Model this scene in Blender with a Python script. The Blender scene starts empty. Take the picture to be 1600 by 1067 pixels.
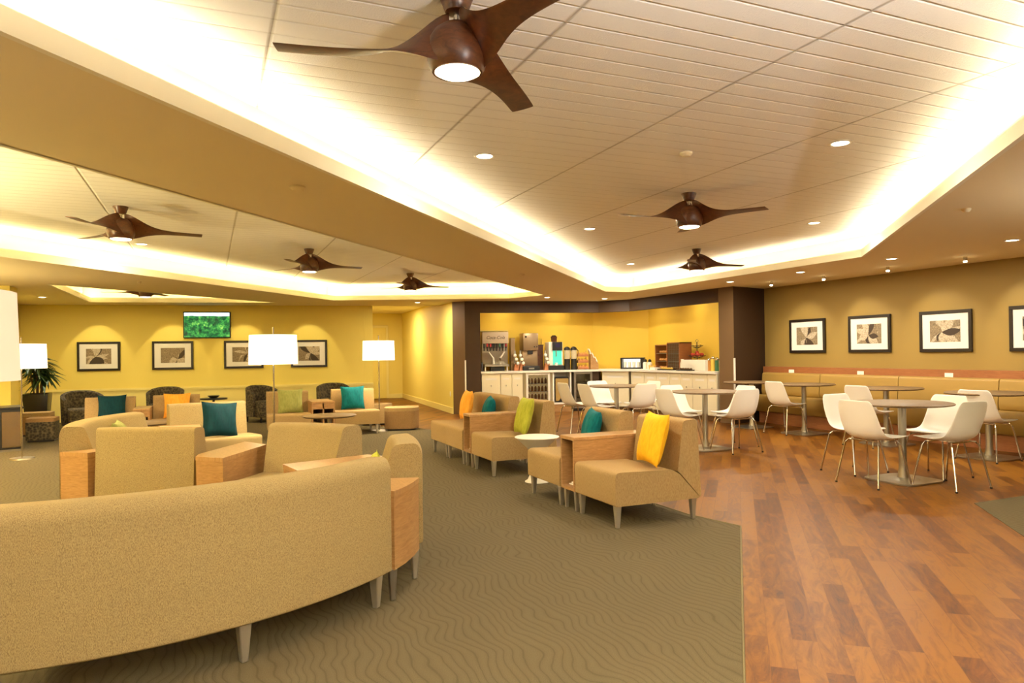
import bpy, bmesh, math, random
from mathutils import Vector, Matrix
random.seed(7)
S = bpy.context.scene
C = S.collection
PI = math.pi
R = math.radians

# ------------------------------------------------------------------ camera
def make_camera():
    yaw, pitch, roll = R(23.2117), R(.29405), R(-.8023)
    f = Vector((math.sin(yaw)*math.cos(pitch), math.cos(yaw)*math.cos(pitch), math.sin(pitch)))
    r = Vector((math.cos(yaw), -math.sin(yaw), 0)); u = r.cross(f)
    c, s = math.cos(roll), math.sin(roll)
    r2 = c*r + s*u; u2 = -s*r + c*u
    m = Matrix((r2, u2, -f)).transposed().to_4x4()
    m.translation = Vector((0, 0, 1.3))
    cd = bpy.data.cameras.new('camera'); co = bpy.data.objects.new('camera', cd); C.objects.link(co)
    co.matrix_world = m
    cd.sensor_width = 36; cd.lens = 1103.134/1600*36; cd.shift_y = (545.06-533.5)/1600
    cd.clip_start = .05; cd.clip_end = 100
    S.camera = co
make_camera()
# ------------------------------------------------------------------ world, exposure
W = bpy.data.worlds.new('world'); S.world = W; W.use_nodes = True
W.node_tree.nodes['Background'].inputs[0].default_value = (1.0, .86, .62, 1)
W.node_tree.nodes['Background'].inputs[1].default_value = 0.12
S.view_settings.view_transform = 'Standard'; S.view_settings.look = 'None'
S.view_settings.gamma = 1; S.view_settings.use_curve_mapping = False
S.view_settings.exposure = 0.92
COVE_W = 3.3      # watts per metre of cove strip
DOWN_W = 16.0      # each downlight
SPOT_W = 18.0
UP_W = 190.0
WARM = (1, .89, .64); WARM_LEFT = (1, .82, .38); WHITE = (1, .91, .74)
def area(loc, size, power, color, rot=(0, 0, 0), shape='DISK', size_y=None, spread=PI):
    l = bpy.data.lights.new('lamp_light', 'AREA'); l.shape = shape; l.size = size
    if size_y: l.size_y = size_y
    l.energy = power; l.color = color; l.spread = spread
    o = bpy.data.objects.new('lamp_light', l); C.objects.link(o); o.location = loc; o.rotation_euler = rot
    return o
def spot(loc, aim, power, color, ang=60, blend=.6, rad=.03):
    l = bpy.data.lights.new('spot_light', 'SPOT'); l.energy = power; l.color = color
    l.spot_size = R(ang); l.spot_blend = blend; l.shadow_soft_size = rad
    o = bpy.data.objects.new('spot_light', l); C.objects.link(o); o.location = loc
    o.rotation_euler = (Vector(aim)-Vector(loc)).to_track_quat('-Z', 'Y').to_euler()
    return o
def point(loc, power, color, rad=.05):
    l = bpy.data.lights.new('bulb_light', 'POINT'); l.energy = power; l.color = color; l.shadow_soft_size = rad
    o = bpy.data.objects.new('bulb_light', l); C.objects.link(o); o.location = loc
    return o

# ------------------------------------------------------------------ materials
def nt(name):
    m = bpy.data.materials.new(name); m.use_nodes = True
    return m, m.node_tree.nodes, m.node_tree.links, m.node_tree.nodes['Principled BSDF']
def plain(name, col, rough=.5, metal=0, emit=None, es=0, spec=.5):
    m, n, l, b = nt(name)
    b.inputs['Base Color'].default_value = (*col, 1); b.inputs['Roughness'].default_value = rough
    b.inputs['Metallic'].default_value = metal; b.inputs['Specular IOR Level'].default_value = spec
    if emit: b.inputs['Emission Color'].default_value = (*emit, 1); b.inputs['Emission Strength'].default_value = es
    return m
def ramp(n, l, fac, stops):
    r = n.new('ShaderNodeValToRGB'); e = r.color_ramp.elements
    while len(e) < len(stops): e.new(.5)
    for i, (p, c) in enumerate(stops): e[i].position = p; e[i].color = (*c, 1)
    l.new(fac, r.inputs[0]); return r
def coords(n, l, kind='Object', scale=(1, 1, 1), rot=(0, 0, 0), loc=(0, 0, 0)):
    t = n.new('ShaderNodeTexCoord'); mp = n.new('ShaderNodeMapping')
    mp.inputs['Scale'].default_value = scale; mp.inputs['Rotation'].default_value = rot; mp.inputs['Location'].default_value = loc
    l.new(t.outputs[kind], mp.inputs[0]); return mp.outputs[0]
def noise(n, l, vec, scale, detail=2, rough=.5, dist=0):
    t = n.new('ShaderNodeTexNoise'); t.inputs['Scale'].default_value = scale; t.inputs['Detail'].default_value = detail
    t.inputs['Roughness'].default_value = rough; t.inputs['Distortion'].default_value = dist; l.new(vec, t.inputs['Vector']); return t
def bump(n, l, b, h, strength=.3, dist=.01):
    u = n.new('ShaderNodeBump'); u.inputs['Strength'].default_value = strength; u.inputs['Distance'].default_value = dist
    l.new(h, u.inputs['Height']); l.new(u.outputs[0], b.inputs['Normal'])
def fabric(name, c1, c2, scale=180, rough=.9, bs=.5):
    m, n, l, b = nt(name); v = coords(n, l, scale=(1, 1, .3))
    t = noise(n, l, v, scale, 3, .7); r = ramp(n, l, t.outputs[0], [(.33, c1), (.62, c2)])
    l.new(r.outputs[0], b.inputs['Base Color']); b.inputs['Roughness'].default_value = rough
    b.inputs['Specular IOR Level'].default_value = .2
    bump(n, l, b, t.outputs[0], bs, .003); return m
def painted(name, col, rough=.6, sc=60):
    m, n, l, b = nt(name); b.inputs['Base Color'].default_value = (*col, 1); b.inputs['Roughness'].default_value = rough
    b.inputs['Specular IOR Level'].default_value = .3
    t = noise(n, l, coords(n, l), sc, 2); bump(n, l, b, t.outputs[0], .08, .003); return m
def woodmat(name, c1, c2, scale=(1, 1, 1), rough=.35, rot=(0, 0, 0)):
    m, n, l, b = nt(name); v = coords(n, l, scale=scale, rot=rot)
    t = noise(n, l, v, 6, 5, .6, 1.2); r = ramp(n, l, t.outputs[0], [(.3, c1), (.7, c2)])
    l.new(r.outputs[0], b.inputs['Base Color']); b.inputs['Roughness'].default_value = rough; return m

M = {}
M['tan'] = fabric('tan_weave', (.30, .19, .078), (.41, .275, .12))
M['tan_pale'] = fabric('pale_tan_weave', (.21, .14, .060), (.445, .33, .15), 480)
M['brown_fabric'] = fabric('brown_fabric', (.26, .15, .06), (.33, .2, .085))
M['velvet_teal'] = fabric('teal_velvet', (.0, .085, .10), (.0, .14, .155), 40, .8, .15)
M['velvet_dark'] = fabric('dark_teal_velvet', (.0, .020, .028), (.0, .032, .040), 40, .8, .15)
M['velvet_yellow'] = fabric('yellow_velvet', (.80, .42, .01), (.95, .52, .02), 40, .8, .15)
M['velvet_orange'] = fabric('orange_velvet', (.80, .33, .03), (.92, .42, .05), 40, .8, .15)
M['velvet_green'] = fabric('green_velvet', (.33, .36, .03), (.46, .46, .05), 40, .8, .15)
M['velvet_olive'] = fabric('olive_velvet', (.25, .26, .07), (.33, .33, .10), 40, .8, .15)
M['leather'] = painted('olive_vinyl', (.35, .212, .05), .42, 220)
M['dark_pattern'] = None
M['oak'] = woodmat('oak_veneer', (.33, .165, .055), (.50, .28, .11), (1.5, 1.5, 12), .35)
M['oak_top'] = woodmat('oak_top', (.36, .19, .07), (.52, .30, .12), (12, 2, 2), .28)
M['table_top'] = woodmat('brown_laminate', (.15, .09, .035), (.22, .135, .055), (3, 14, 3), .55)
M['red_wood'] = woodmat('reddish_wood', (.25, .085, .025), (.36, .135, .045), (3, 1, 14), .4)
M['walnut'] = woodmat('walnut_blade', (.05, .015, .005), (.14, .045, .014), (3, 3, 6), .35)
M['steel'] = plain('brushed_steel', (.42, .38, .30), .32, .9)
M['chrome'] = plain('chrome', (.62, .58, .5), .18, 1)
M['leg_metal'] = plain('satin_leg', (.52, .47, .38), .38, .7)
M['white_plastic'] = plain('white_shell', (.90, .87, .80), .35)
M['white'] = plain('white_paint', (.84, .79, .68), .45)
M['cream'] = plain('cream_cabinet', (.78, .70, .50), .42)
M['black'] = plain('black_plastic', (.012, .010, .009), .35)
M['black_frame'] = plain('black_frame', (.016, .009, .006), .3)
M['mat_board'] = plain('mat_board', (.80, .75, .66), .8)
M['wall_yellow'] = painted('yellow_wall_paint', (.84, .67, .15))
M['wall_buffet'] = painted('golden_wall_paint', (.80, .53, .06))
M['wall_right'] = painted('ochre_wall_paint', (.31, .20, .048))
M['wainscot'] = painted('pale_yellow_wainscot', (.86, .72, .24))
M['wall_dark'] = painted('dark_brown_paint', (.055, .028, .012))
M['wall_brown'] = painted('brown_paint', (.15, .085, .035))
M['soffit'] = painted('soffit_paint', (.80, .67, .40), .7)
M['cove'] = painted('cove_paint', (.86, .78, .58), .6)
M['glass'] = plain('clear_glass', (.9, .9, .85), .05); M['glass'].node_tree.nodes['Principled BSDF'].inputs['Transmission Weight'].default_value = 1
M['lens'] = plain('lit_lens', (1, .9, .75), .5, emit=(1, .88, .62), es=9)
M['spot_lens'] = plain('lit_spot_lens', (1, .9, .75), .5, emit=(1, .86, .55), es=16)
M['fan_lens'] = plain('lit_fan_lens', (1, .9, .75), .5, emit=(1, .80, .5), es=7)
M['shade'] = plain('lit_shade', (.9, .82, .66), .8, emit=(1, .86, .62), es=1.05)
M['shade_near'] = plain('lit_shade_warm', (.45, .38, .28), .8, emit=(1, .72, .50), es=.34)
def m_dark_pattern():
    m, n, l, b = nt('dark_patterned_fabric'); v = coords(n, l, scale=(1, 1, 1))
    t = n.new('ShaderNodeTexVoronoi'); t.inputs['Scale'].default_value = 28; l.new(v, t.inputs['Vector'])
    r = ramp(n, l, t.outputs['Distance'], [(.1, (.015, .012, .008)), (.45, (.05, .038, .02)), (.8, (.13, .10, .05))])
    l.new(r.outputs[0], b.inputs['Base Color']); b.inputs['Roughness'].default_value = .85; return m
M['dark_pattern'] = m_dark_pattern()
def m_tiles():
    m, n, l, b = nt('ceiling_planks')
    b.inputs['Roughness'].default_value = .75; b.inputs['Specular IOR Level'].default_value = .2
    g = n.new('ShaderNodeNewGeometry'); sp = n.new('ShaderNodeSeparateXYZ'); l.new(g.outputs['Position'], sp.inputs[0])
    def lines(sock, period, off, w):
        a = n.new('ShaderNodeMath'); a.operation = 'SUBTRACT'; l.new(sock, a.inputs[0]); a.inputs[1].default_value = off
        d = n.new('ShaderNodeMath'); d.operation = 'DIVIDE'; l.new(a.outputs[0], d.inputs[0]); d.inputs[1].default_value = period
        fr = n.new('ShaderNodeMath'); fr.operation = 'FRACT'; l.new(d.outputs[0], fr.inputs[0])
        s = n.new('ShaderNodeMath'); s.operation = 'SUBTRACT'; l.new(fr.outputs[0], s.inputs[0]); s.inputs[1].default_value = .5
        ab = n.new('ShaderNodeMath'); ab.operation = 'ABSOLUTE'; l.new(s.outputs[0], ab.inputs[0])
        mr = n.new('ShaderNodeMapRange'); l.new(ab.outputs[0], mr.inputs[0])
        mr.inputs[1].default_value = .5-w/period; mr.inputs[2].default_value = .5; mr.inputs[3].default_value = 0; mr.inputs[4].default_value = 1
        return mr.outputs[0]
    ly = lines(sp.outputs['Y'], .1385, 2.083, .010); lx = lines(sp.outputs['X'], 1.136, .26, .014)
    mx = n.new('ShaderNodeMath'); mx.operation = 'MAXIMUM'; l.new(ly, mx.inputs[0]); l.new(lx, mx.inputs[1])
    t = noise(n, l, g.outputs['Position'], 130, 3, .7)
    sb = n.new('ShaderNodeMath'); sb.operation = 'MULTIPLY_ADD'; l.new(mx.outputs[0], sb.inputs[0]); sb.inputs[1].default_value = -2.5; l.new(t.outputs[0], sb.inputs[2])
    bump(n, l, b, sb.outputs[0], .45, .006)
    sc = n.new('ShaderNodeMath'); sc.operation = 'MULTIPLY_ADD'; l.new(lx, sc.inputs[0]); sc.inputs[1].default_value = .6
    sc2 = n.new('ShaderNodeMath'); sc2.operation = 'MULTIPLY'; l.new(ly, sc2.inputs[0]); sc2.inputs[1].default_value = .22; l.new(sc2.outputs[0], sc.inputs[2])
    r = ramp(n, l, sc.outputs[0], [(0, (.93, .91, .86)), (1, (.25, .19, .10))]); l.new(r.outputs[0], b.inputs['Base Color'])
    return m
M['tiles'] = m_tiles()
def m_carpet():
    m, n, l, b = nt('carpet_waves'); v = coords(n, l, 'Object')
    nz = noise(n, l, v, 3.0, 1.0, .4)
    vm = n.new('ShaderNodeVectorMath'); vm.operation = 'MULTIPLY_ADD'; l.new(nz.outputs['Color'], vm.inputs[0]); vm.inputs[1].default_value = (.26, .12, 0); l.new(v, vm.inputs[2])
    w = n.new('ShaderNodeTexWave'); w.bands_direction = 'X'; w.inputs['Scale'].default_value = 7.2; w.inputs['Distortion'].default_value = 1.2; w.inputs['Detail'].default_value = 2
    l.new(vm.outputs[0], w.inputs['Vector'])
    t = noise(n, l, v, 260, 2, .8)
    r = ramp(n, l, w.outputs[0], [(0, (.092, .072, .038)), (.09, (.116, .091, .050)), (.9, (.124, .098, .054))])
    mx = n.new('ShaderNodeMix'); mx.data_type = 'RGBA'; mx.blend_type = 'OVERLAY'; mx.inputs[0].default_value = .6
    l.new(r.outputs[0], mx.inputs[6]); l.new(t.outputs[0], mx.inputs[7]); l.new(mx.outputs[2], b.inputs['Base Color'])
    b.inputs['Roughness'].default_value = .95; b.inputs['Specular IOR Level'].default_value = .1
    ad = n.new('ShaderNodeMath'); ad.operation = 'MULTIPLY_ADD'; l.new(t.outputs[0], ad.inputs[0]); ad.inputs[1].default_value = .35; l.new(w.outputs[0], ad.inputs[2])
    bump(n, l, b, ad.outputs[0], .2, .004); return m
M['carpet'] = m_carpet()
def m_floor():
    m, n, l, b = nt('wood_planks'); v = coords(n, l, 'Object', rot=(0, 0, R(-49)))
    bt = n.new('ShaderNodeTexBrick'); bt.offset = .37; bt.inputs['Scale'].default_value = 1
    bt.inputs['Brick Width'].default_value = .85; bt.inputs['Row Height'].default_value = .105; bt.inputs['Mortar Size'].default_value = .0012
    bt.inputs['Bias'].default_value = 0; bt.inputs['Color1'].default_value = (0, 0, 0, 1); bt.inputs['Color2'].default_value = (1, 1, 1, 1); bt.inputs['Mortar'].default_value = (.3, .3, .3, 1)
    l.new(v, bt.inputs['Vector'])
    mp = n.new('ShaderNodeMapping'); mp.inputs['Scale'].default_value = (1.5, 6.5, 1); l.new(v, mp.inputs[0])
    ad = n.new('ShaderNodeVectorMath'); ad.operation = 'MULTIPLY_ADD'; l.new(bt.outputs['Color'], ad.inputs[0]); ad.inputs[1].default_value = (7, 13, 0); l.new(mp.outputs[0], ad.inputs[2])
    g = noise(n, l, ad.outputs[0], 1.7, 8, .72, 2.0)
    mix = n.new('ShaderNodeMath'); mix.operation = 'MULTIPLY_ADD'; l.new(bt.outputs['Color'], mix.inputs[0]); mix.inputs[1].default_value = .30
    sc = n.new('ShaderNodeMath'); sc.operation = 'MULTIPLY'; l.new(g.outputs[0], sc.inputs[0]); sc.inputs[1].default_value = .95; l.new(sc.outputs[0], mix.inputs[2])
    r = ramp(n, l, mix.outputs[0], [(.30, (.028, .007, .001)), (.43, (.085, .025, .003)), (.56, (.135, .045, .0045)), (.76, (.225, .09, .010))])
    l.new(r.outputs[0], b.inputs['Base Color'])
    rr = n.new('ShaderNodeMapRange'); l.new(g.outputs[0], rr.inputs[0]); rr.inputs[3].default_value = .30; rr.inputs[4].default_value = .48; l.new(rr.outputs[0], b.inputs['Roughness'])
    b.inputs['Specular IOR Level'].default_value = .13
    bump(n, l, b, bt.outputs['Fac'], -.15, .002); return m
M['floor'] = m_floor()
def m_forest():
    m, n, l, b = nt('forest_picture'); v = coords(n, l, 'Object', loc=(.3, 0, 0))
    sp = n.new('ShaderNodeSeparateXYZ'); l.new(v, sp.inputs[0])
    t = noise(n, l, v, 11, 6, .7); r = ramp(n, l, t.outputs[0], [(.36, (.0, .02, .008)), (.48, (.0, .12, .03)), (.58, (.05, .32, .05)), (.70, (.35, .6, .1))])
    t2 = noise(n, l, v, 3, 2); ad = n.new('ShaderNodeMath'); ad.operation = 'MULTIPLY_ADD'; l.new(t2.outputs[0], ad.inputs[0]); ad.inputs[1].default_value = .06; l.new(sp.outputs['Z'], ad.inputs[2])
    sky = ramp(n, l, ad.outputs[0], [(.215, (0, 0, 0)), (.225, (1, 1, 1))])
    mx = n.new('ShaderNodeMix'); mx.data_type = 'RGBA'; l.new(sky.outputs[0], mx.inputs[0]); l.new(r.outputs[0], mx.inputs[6]); mx.inputs[7].default_value = (.75, .85, .9, 1)
    b.inputs['Base Color'].default_value = (0, 0, 0, 1); l.new(mx.outputs[2], b.inputs['Emission Color']); b.inputs['Emission Strength'].default_value = .9
    return m
M['forest'] = m_forest()
M['sepia_dark'] = plain('sepia_dark', (.05, .03, .015), .7)
M['sepia_mid'] = woodmat('sepia_mid', (.10, .065, .03), (.40, .30, .17), (9, 9, 9), .7)
M['sepia_light'] = woodmat('sepia_light', (.22, .16, .09), (.74, .62, .44), (9, 9, 9), .7)
M['gold_panel'] = plain('bin_panel', (.42, .27, .08), .4)
M['teal_glow'] = plain('teal_lit_panel', (.05, .5, .35), .3, emit=(.06, .55, .36), es=.5)
M['green'] = plain('leaf_green', (.035, .075, .018), .5)
M['red'] = plain('red_plastic', (.45, .02, .02), .4)
M['apple'] = plain('apple_red', (.55, .05, .02), .35)
M['banana'] = plain('banana_yellow', (.8, .55, .08), .5)
M['bread'] = painted('bread_crust', (.55, .25, .06), .7)
M['terracotta'] = plain('orange_brown_card', (.48, .17, .06), .6)
M['jar_fill'] = plain('cereal', (.55, .36, .12), .8)
M['jar_green'] = plain('green_fill', (.06, .2, .10), .6)
M['ink'] = plain('dark_lettering', (.06, .03, .02), .6)
M['paper'] = plain('paper', (.85, .8, .68), .8)
M['screen_dark'] = plain('dark_screen', (.03, .02, .06), .2)
M['fridge_in'] = plain('fridge_interior', (.55, .42, .2), .6, emit=(.9, .65, .3), es=.12)

# ------------------------------------------------------------------ mesh helpers
def B(): return bmesh.new()
def obj(name, bm, mat, parent=None, smooth=35, loc=None, rotz=None):
    me = bpy.data.meshes.new(name)
    bmesh.ops.recalc_face_normals(bm, faces=bm.faces)
    bm.to_mesh(me); bm.free()
    for mm in (mat if isinstance(mat, (list, tuple)) else [mat]): me.materials.append(mm)
    if smooth:
        me.shade_smooth(); me.set_sharp_from_angle(angle=R(smooth))
    o = bpy.data.objects.new(name, me); C.objects.link(o)
    if parent: o.parent = parent
    if loc: o.location = loc
    if rotz is not None: o.rotation_euler = (0, 0, rotz)
    return o
def box(bm, x0, x1, y0, y1, z0, z1, rot=0, about=(0, 0)):
    r = bmesh.ops.create_cube(bm, size=1); v = r['verts']
    for p in v:
        p.co = Vector(((x0+x1)/2+p.co.x*(x1-x0), (y0+y1)/2+p.co.y*(y1-y0), (z0+z1)/2+p.co.z*(z1-z0)))
    if rot: bmesh.ops.rotate(bm, verts=v, cent=(*about, 0), matrix=Matrix.Rotation(rot, 3, 'Z'))
    return v
def prism(bm, poly, z0, z1, axis='z'):
    def P(a, b, c): return (a, b, c) if axis == 'z' else ((c, a, b) if axis == 'x' else (a, c, b))
    lo = [bm.verts.new(P(x, y, z0)) for x, y in poly]; hi = [bm.verts.new(P(x, y, z1)) for x, y in poly]
    n = len(poly); bm.faces.new(lo); bm.faces.new(hi)
    for i in range(n): bm.faces.new((lo[i], lo[(i+1) % n], hi[(i+1) % n], hi[i]))
def bevel(bm, w, seg=3, ang=25):
    es = [e for e in bm.edges if len(e.link_faces) == 2 and e.calc_face_angle(0) > R(ang)]
    bmesh.ops.recalc_face_normals(bm, faces=bm.faces)
    bmesh.ops.bevel(bm, geom=es, offset=w, segments=seg, profile=.5, affect='EDGES', clamp_overlap=True)
def lathe(bm, prof, seg=32, cx=0, cy=0, a0=0, a1=2*PI):
    full = abs(a1-a0-2*PI) < 1e-6; rings = []
    for k in range(seg if full else seg+1):
        a = a0+(a1-a0)*k/seg; c, s = math.cos(a), math.sin(a)
        rings.append([bm.verts.new((cx+r*c, cy+r*s, z)) for r, z in prof])
    m = len(rings)
    for k in range(m if full else m-1):
        A, Bv = rings[k], rings[(k+1) % m]
        for i in range(len(prof)-1): bm.faces.new((A[i], Bv[i], Bv[i+1], A[i+1]))
    return rings
def lathe_closed(bm, prof, seg=32, cx=0, cy=0, a0=0, a1=2*PI):
    """closed profile (loop) swept through an arc with flat ends"""
    rings = []
    for k in range(seg+1):
        a = a0+(a1-a0)*k/seg; c, s = math.cos(a), math.sin(a)
        rings.append([bm.verts.new((cx+r*c, cy+r*s, z)) for r, z in prof])
    n = len(prof)
    for k in range(seg):
        for i in range(n): bm.faces.new((rings[k][i], rings[k+1][i], rings[k+1][(i+1) % n], rings[k][(i+1) % n]))
    bm.faces.new(rings[0]); bm.faces.new(rings[-1])
def disc_cyl(bm, r, z0, z1, seg=32, cx=0, cy=0, r1=None):
    r1 = r if r1 is None else r1
    rg = lathe(bm, [(r, z0), (r1, z1)], seg, cx, cy)
    bm.faces.new([q[0] for q in rg]); bm.faces.new([q[1] for q in rg])
def tube(bm, pts, rad, seg=10):
    pts = [Vector(p) for p in pts]; rads = rad if isinstance(rad, (list, tuple)) else [rad]*len(pts); rings = []
    up = Vector((.013, .021, 1)).normalized()
    for i, p in enumerate(pts):
        d = (pts[min(i+1, len(pts)-1)]-pts[max(i-1, 0)]).normalized()
        if abs(d.dot(up)) > .95: a = d.cross(Vector((1, .1, 0))).normalized()
        else: a = d.cross(up).normalized()
        b = d.cross(a)
        rings.append([bm.verts.new(p+rads[i]*(math.cos(t)*a+math.sin(t)*b)) for t in [2*PI*k/seg for k in range(seg)]])
    for i in range(len(pts)-1):
        for k in range(seg): bm.faces.new((rings[i][k], rings[i][(k+1) % seg], rings[i+1][(k+1) % seg], rings[i+1][k]))
    bm.faces.new(rings[0]); bm.faces.new(rings[-1])
def blob(bm, c, rx, ry, rz, sub=2):
    r = bmesh.ops.create_icosphere(bm, subdivisions=sub, radius=1)
    for v in r['verts']: v.co = Vector((c[0]+v.co.x*rx, c[1]+v.co.y*ry, c[2]+v.co.z*rz))
def rounded(prof, w, seg=4):
    """round the corners of a 2D loop; w may be a list"""
    out = []; n = len(prof)
    for i in range(n):
        p = Vector(prof[i]); a = Vector(prof[i-1]); b = Vector(prof[(i+1) % n]); ww = w[i] if isinstance(w, (list, tuple)) else w
        if ww <= 0: out.append(tuple(p)); continue
        da = (a-p); db = (b-p); ww = min(ww, da.length*.45, db.length*.45)
        q0 = p+da.normalized()*ww; q1 = p+db.normalized()*ww
        for k in range(seg+1):
            t = k/seg; out.append(tuple((1-t)**2*q0+2*t*(1-t)*p+t*t*q1))
    return out
def thing(name, label, cat, loc=(0, 0, 0), rotz=0, group=None):
    o = bpy.data.objects.new(name, None); C.objects.link(o); o.empty_display_size = .1
    o.location = loc; o.rotation_euler = (0, 0, rotz); o['label'] = label; o['category'] = cat
    if group: o['group'] = group
    return o
def tag(o, label, cat, group=None):
    o['label'] = label; o['category'] = cat
    if group: o['group'] = group
    return o
def struct(name, bm, mat, smooth=35):
    o = obj(name, bm, mat, None, smooth); o['kind'] = 'structure'; return o
def dup(root, loc, rotz, label, group=None):
    def cp(o, par):
        c = o.copy(); C.objects.link(c); c.parent = par
        for ch in list(o.children): cp(ch, c)
        return c
    r = cp(root, None); r.location = loc; r.rotation_euler = (0, 0, rotz); r['label'] = label
    if group: r['group'] = group
    return r
def loc_of(p, d, x, y, z=0):
    """point at local (x, y) in frame with origin p and unit direction d"""
    return (p[0]+d[0]*x-d[1]*y, p[1]+d[1]*x+d[0]*y, z)

# ================================================================== SETTING
HS, HC = 2.40, 2.69
YW0, YW1 = (-3.5, 17.0), (3.4, 15.9)            # yellow wall line
bm = B(); prism(bm, [(-9, -5), (10.5, -5), (10.5, 22), (-9, 22)], -.06, -.003); struct('floor', bm, M['floor'])
bm = B()
prism(bm, [(-8.5, -4.8), (-2.9, -4.8), (1.90, 2.19), (3.57, 4.12), (3.46, 4.6), (3.44, 11.65), (3.30, 12.3), (2.6, 12.9), (2.55, 14.6), (3.38, 15.86), (-3.45, 16.95), (-8.5, 16.95)], -.0025, .0)
struct('floor_carpet', bm, M['carpet'])
bm = B(); prism(bm, [(5.81, 3.88), (10.4, 3.90), (10.4, -3), (.0, -2.7)], -.0025, .0); struct('floor_carpet', bm, M['carpet'])
bm = B()
for a, b in [((1.90, 2.19), (3.57, 4.12)), ((3.57, 4.12), (3.46, 4.6)), ((3.46, 4.6), (3.44, 11.65)), ((1.90, 2.19), (-2.9, -4.8))]:
    tube(bm, [(a[0]+.006, a[1], .0), (b[0]+.006, b[1], .0)], .006, 6)
struct('trim_1', bm, plain('carpet_edge', (.16, .12, .04), .6))

def offset_poly(poly, d):
    """move each edge outward by d (poly counter-clockwise)"""
    n = len(poly); out = []
    L = []
    for i in range(n):
        a = Vector(poly[i]); b = Vector(poly[(i+1) % n]); t = (b-a).normalized(); nn = Vector((t.y, -t.x)); L.append((a+nn*d, t))
    for i in range(n):
        p, t = L[i-1]; q, s = L[i]
        den = t.x*s.y-t.y*s.x
        if abs(den) < 1e-6: out.append(tuple(q)); continue
        k = ((q.x-p.x)*s.y-(q.y-p.y)*s.x)/den; out.append(tuple(p+t*k))
    return out
def ccw(p):
    a = sum(p[i-1][0]*p[i][1]-p[i][0]*p[i-1][1] for i in range(len(p))); return p if a > 0 else p[::-1]
D2 = Vector((math.sin(R(41.03)), math.cos(R(41.03))))
def back2(p, t): q = Vector(p)-D2*t; return (q.x, q.y)
main_tray = ccw([back2((-.63, 2.84), 4.6), (6.68, 11.22), (7.23, 11.22), (7.26, 6.16), back2((3.91, 2.32), 4.6)])
left_tray = ccw([back2((-.98, 4.37), 4.0), (5.92, 12.21), (5.61, 13.17), (2.29, 14.43), back2((-2.0, 8.88), 3.2)])
third_tray = ccw([(-2.16, 12.22), (-2.13, 15.9), (1.25, 15.29)])
TR = [main_tray, left_tray, third_tray]
outer = [(-9, -4.8), (10.2, -4.8), (10.2, 15.8), (4.2, 15.8), (3.4, 15.92), (-9, 17.95)]
def plate_with_holes(outer, holes, z, up=False):
    bm = B(); es = []
    for lp in [outer]+holes:
        vs = [bm.verts.new((x, y, z)) for x, y in lp]
        for i in range(len(vs)): es.append(bm.edges.new((vs[i-1], vs[i])))
    bmesh.ops.triangle_fill(bm, use_beauty=True, use_dissolve=False, edges=es)
    return bm
bm = plate_with_holes(outer, TR, HS)
r = bmesh.ops.extrude_face_region(bm, geom=bm.faces[:])
bmesh.ops.translate(bm, vec=(0, 0, .03), verts=[v for v in r['geom'] if isinstance(v, bmesh.types.BMVert)])
struct('ceiling', bm, M['soffit'], smooth=0)
LIP = .088
for k, P in enumerate(TR):
    w = .22 if k < 2 else .14
    O1 = offset_poly(P, .025); O2 = offset_poly(P, w); n = len(P)
    bm = B()      # lip board, cove back wall
    def strip(bm, A, Bp, z0, z1):
        for i in range(len(A)):
            j = (i+1) % len(A)
            bm.faces.new([bm.verts.new(q) for q in ((*A[i], z0), (*A[j], z0), (*Bp[j], z1), (*Bp[i], z1))])
    PI_ = offset_poly(P, -.008)
    strip(bm, O1, PI_, HS-.004, HS-.004); strip(bm, PI_, PI_, HS-.004, HS+LIP); strip(bm, PI_, O1, HS+LIP, HS+LIP); strip(bm, O1, O1, HS+.03, HS+LIP)
    strip(bm, O1, O2, HS+.031, HS+.031)
    strip(bm, O2, O2, HS+.03, HC)
    bmesh.ops.remove_doubles(bm, verts=bm.verts, dist=.0005)
    struct('trim_%d' % (k+2), bm, M['cove'], smooth=0)
    bm = B(); bm.faces.new([bm.verts.new((x, y, HC)) for x, y in O2])
    o = struct('ceiling', bm, M['tiles'], smooth=0)
    OM = offset_poly(P, w*.5)
    for i in range(n):            # LED strips lying in the cove
        a = Vector(OM[i]); b = Vector(OM[(i+1) % n]); L = (b-a).length
        if L < .2: continue
        m = (a+b)/2; ang = math.atan2((b-a).y, (b-a).x)
        area((m.x, m.y, HS+.05), L-.05, COVE_W*L*(.95, 1.9, .9)[k], (WARM, WARM_LEFT, WARM_LEFT)[k], (R(180-48), 0, ang), 'RECTANGLE', .05)
# back side of the roof so no sky leaks in
bm = B(); box(bm, -9, 10.2, -4.8, 22, 2.95, 3.0); struct('ceiling', bm, M['soffit'])

def wall(name, a, b, z0, z1, mat, th=.1, side=1):
    a = Vector(a); b = Vector(b); t = (b-a).normalized(); nn = Vector((-t.y, t.x))*th*side
    bm = B(); prism(bm, [tuple(a), tuple(b), tuple(b+nn), tuple(a+nn)], z0, z1); return struct(name, bm, mat, 0)
wall('wall_back', YW0, YW1, 0, 2.95, M['wall_yellow'])
wall('wall_left', (-3.5, 17.1), (-3.5, 12.9), 0, 2.95, M['wall_yellow'], .1, 1 if False else -1)
wall('wall_left', (-6.5, 13), (-6.5, -4.8), 0, 2.95, M['wall_yellow'], .1, -1)
wall('wall_right', (9.3, 10.0), (9.3, -4.8), 0, 2.95, M['wall_right'], .1, 1)
wall('wall_corridor', (4.80, 14.42), (5.28, 20.6), 0, 2.95, M['wall_yellow'], .1, -1)
wall('wall_corridor_end', (2.9, 20.6), (5.4, 20.6), 0, 2.95, M['wall_yellow'])
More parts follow.
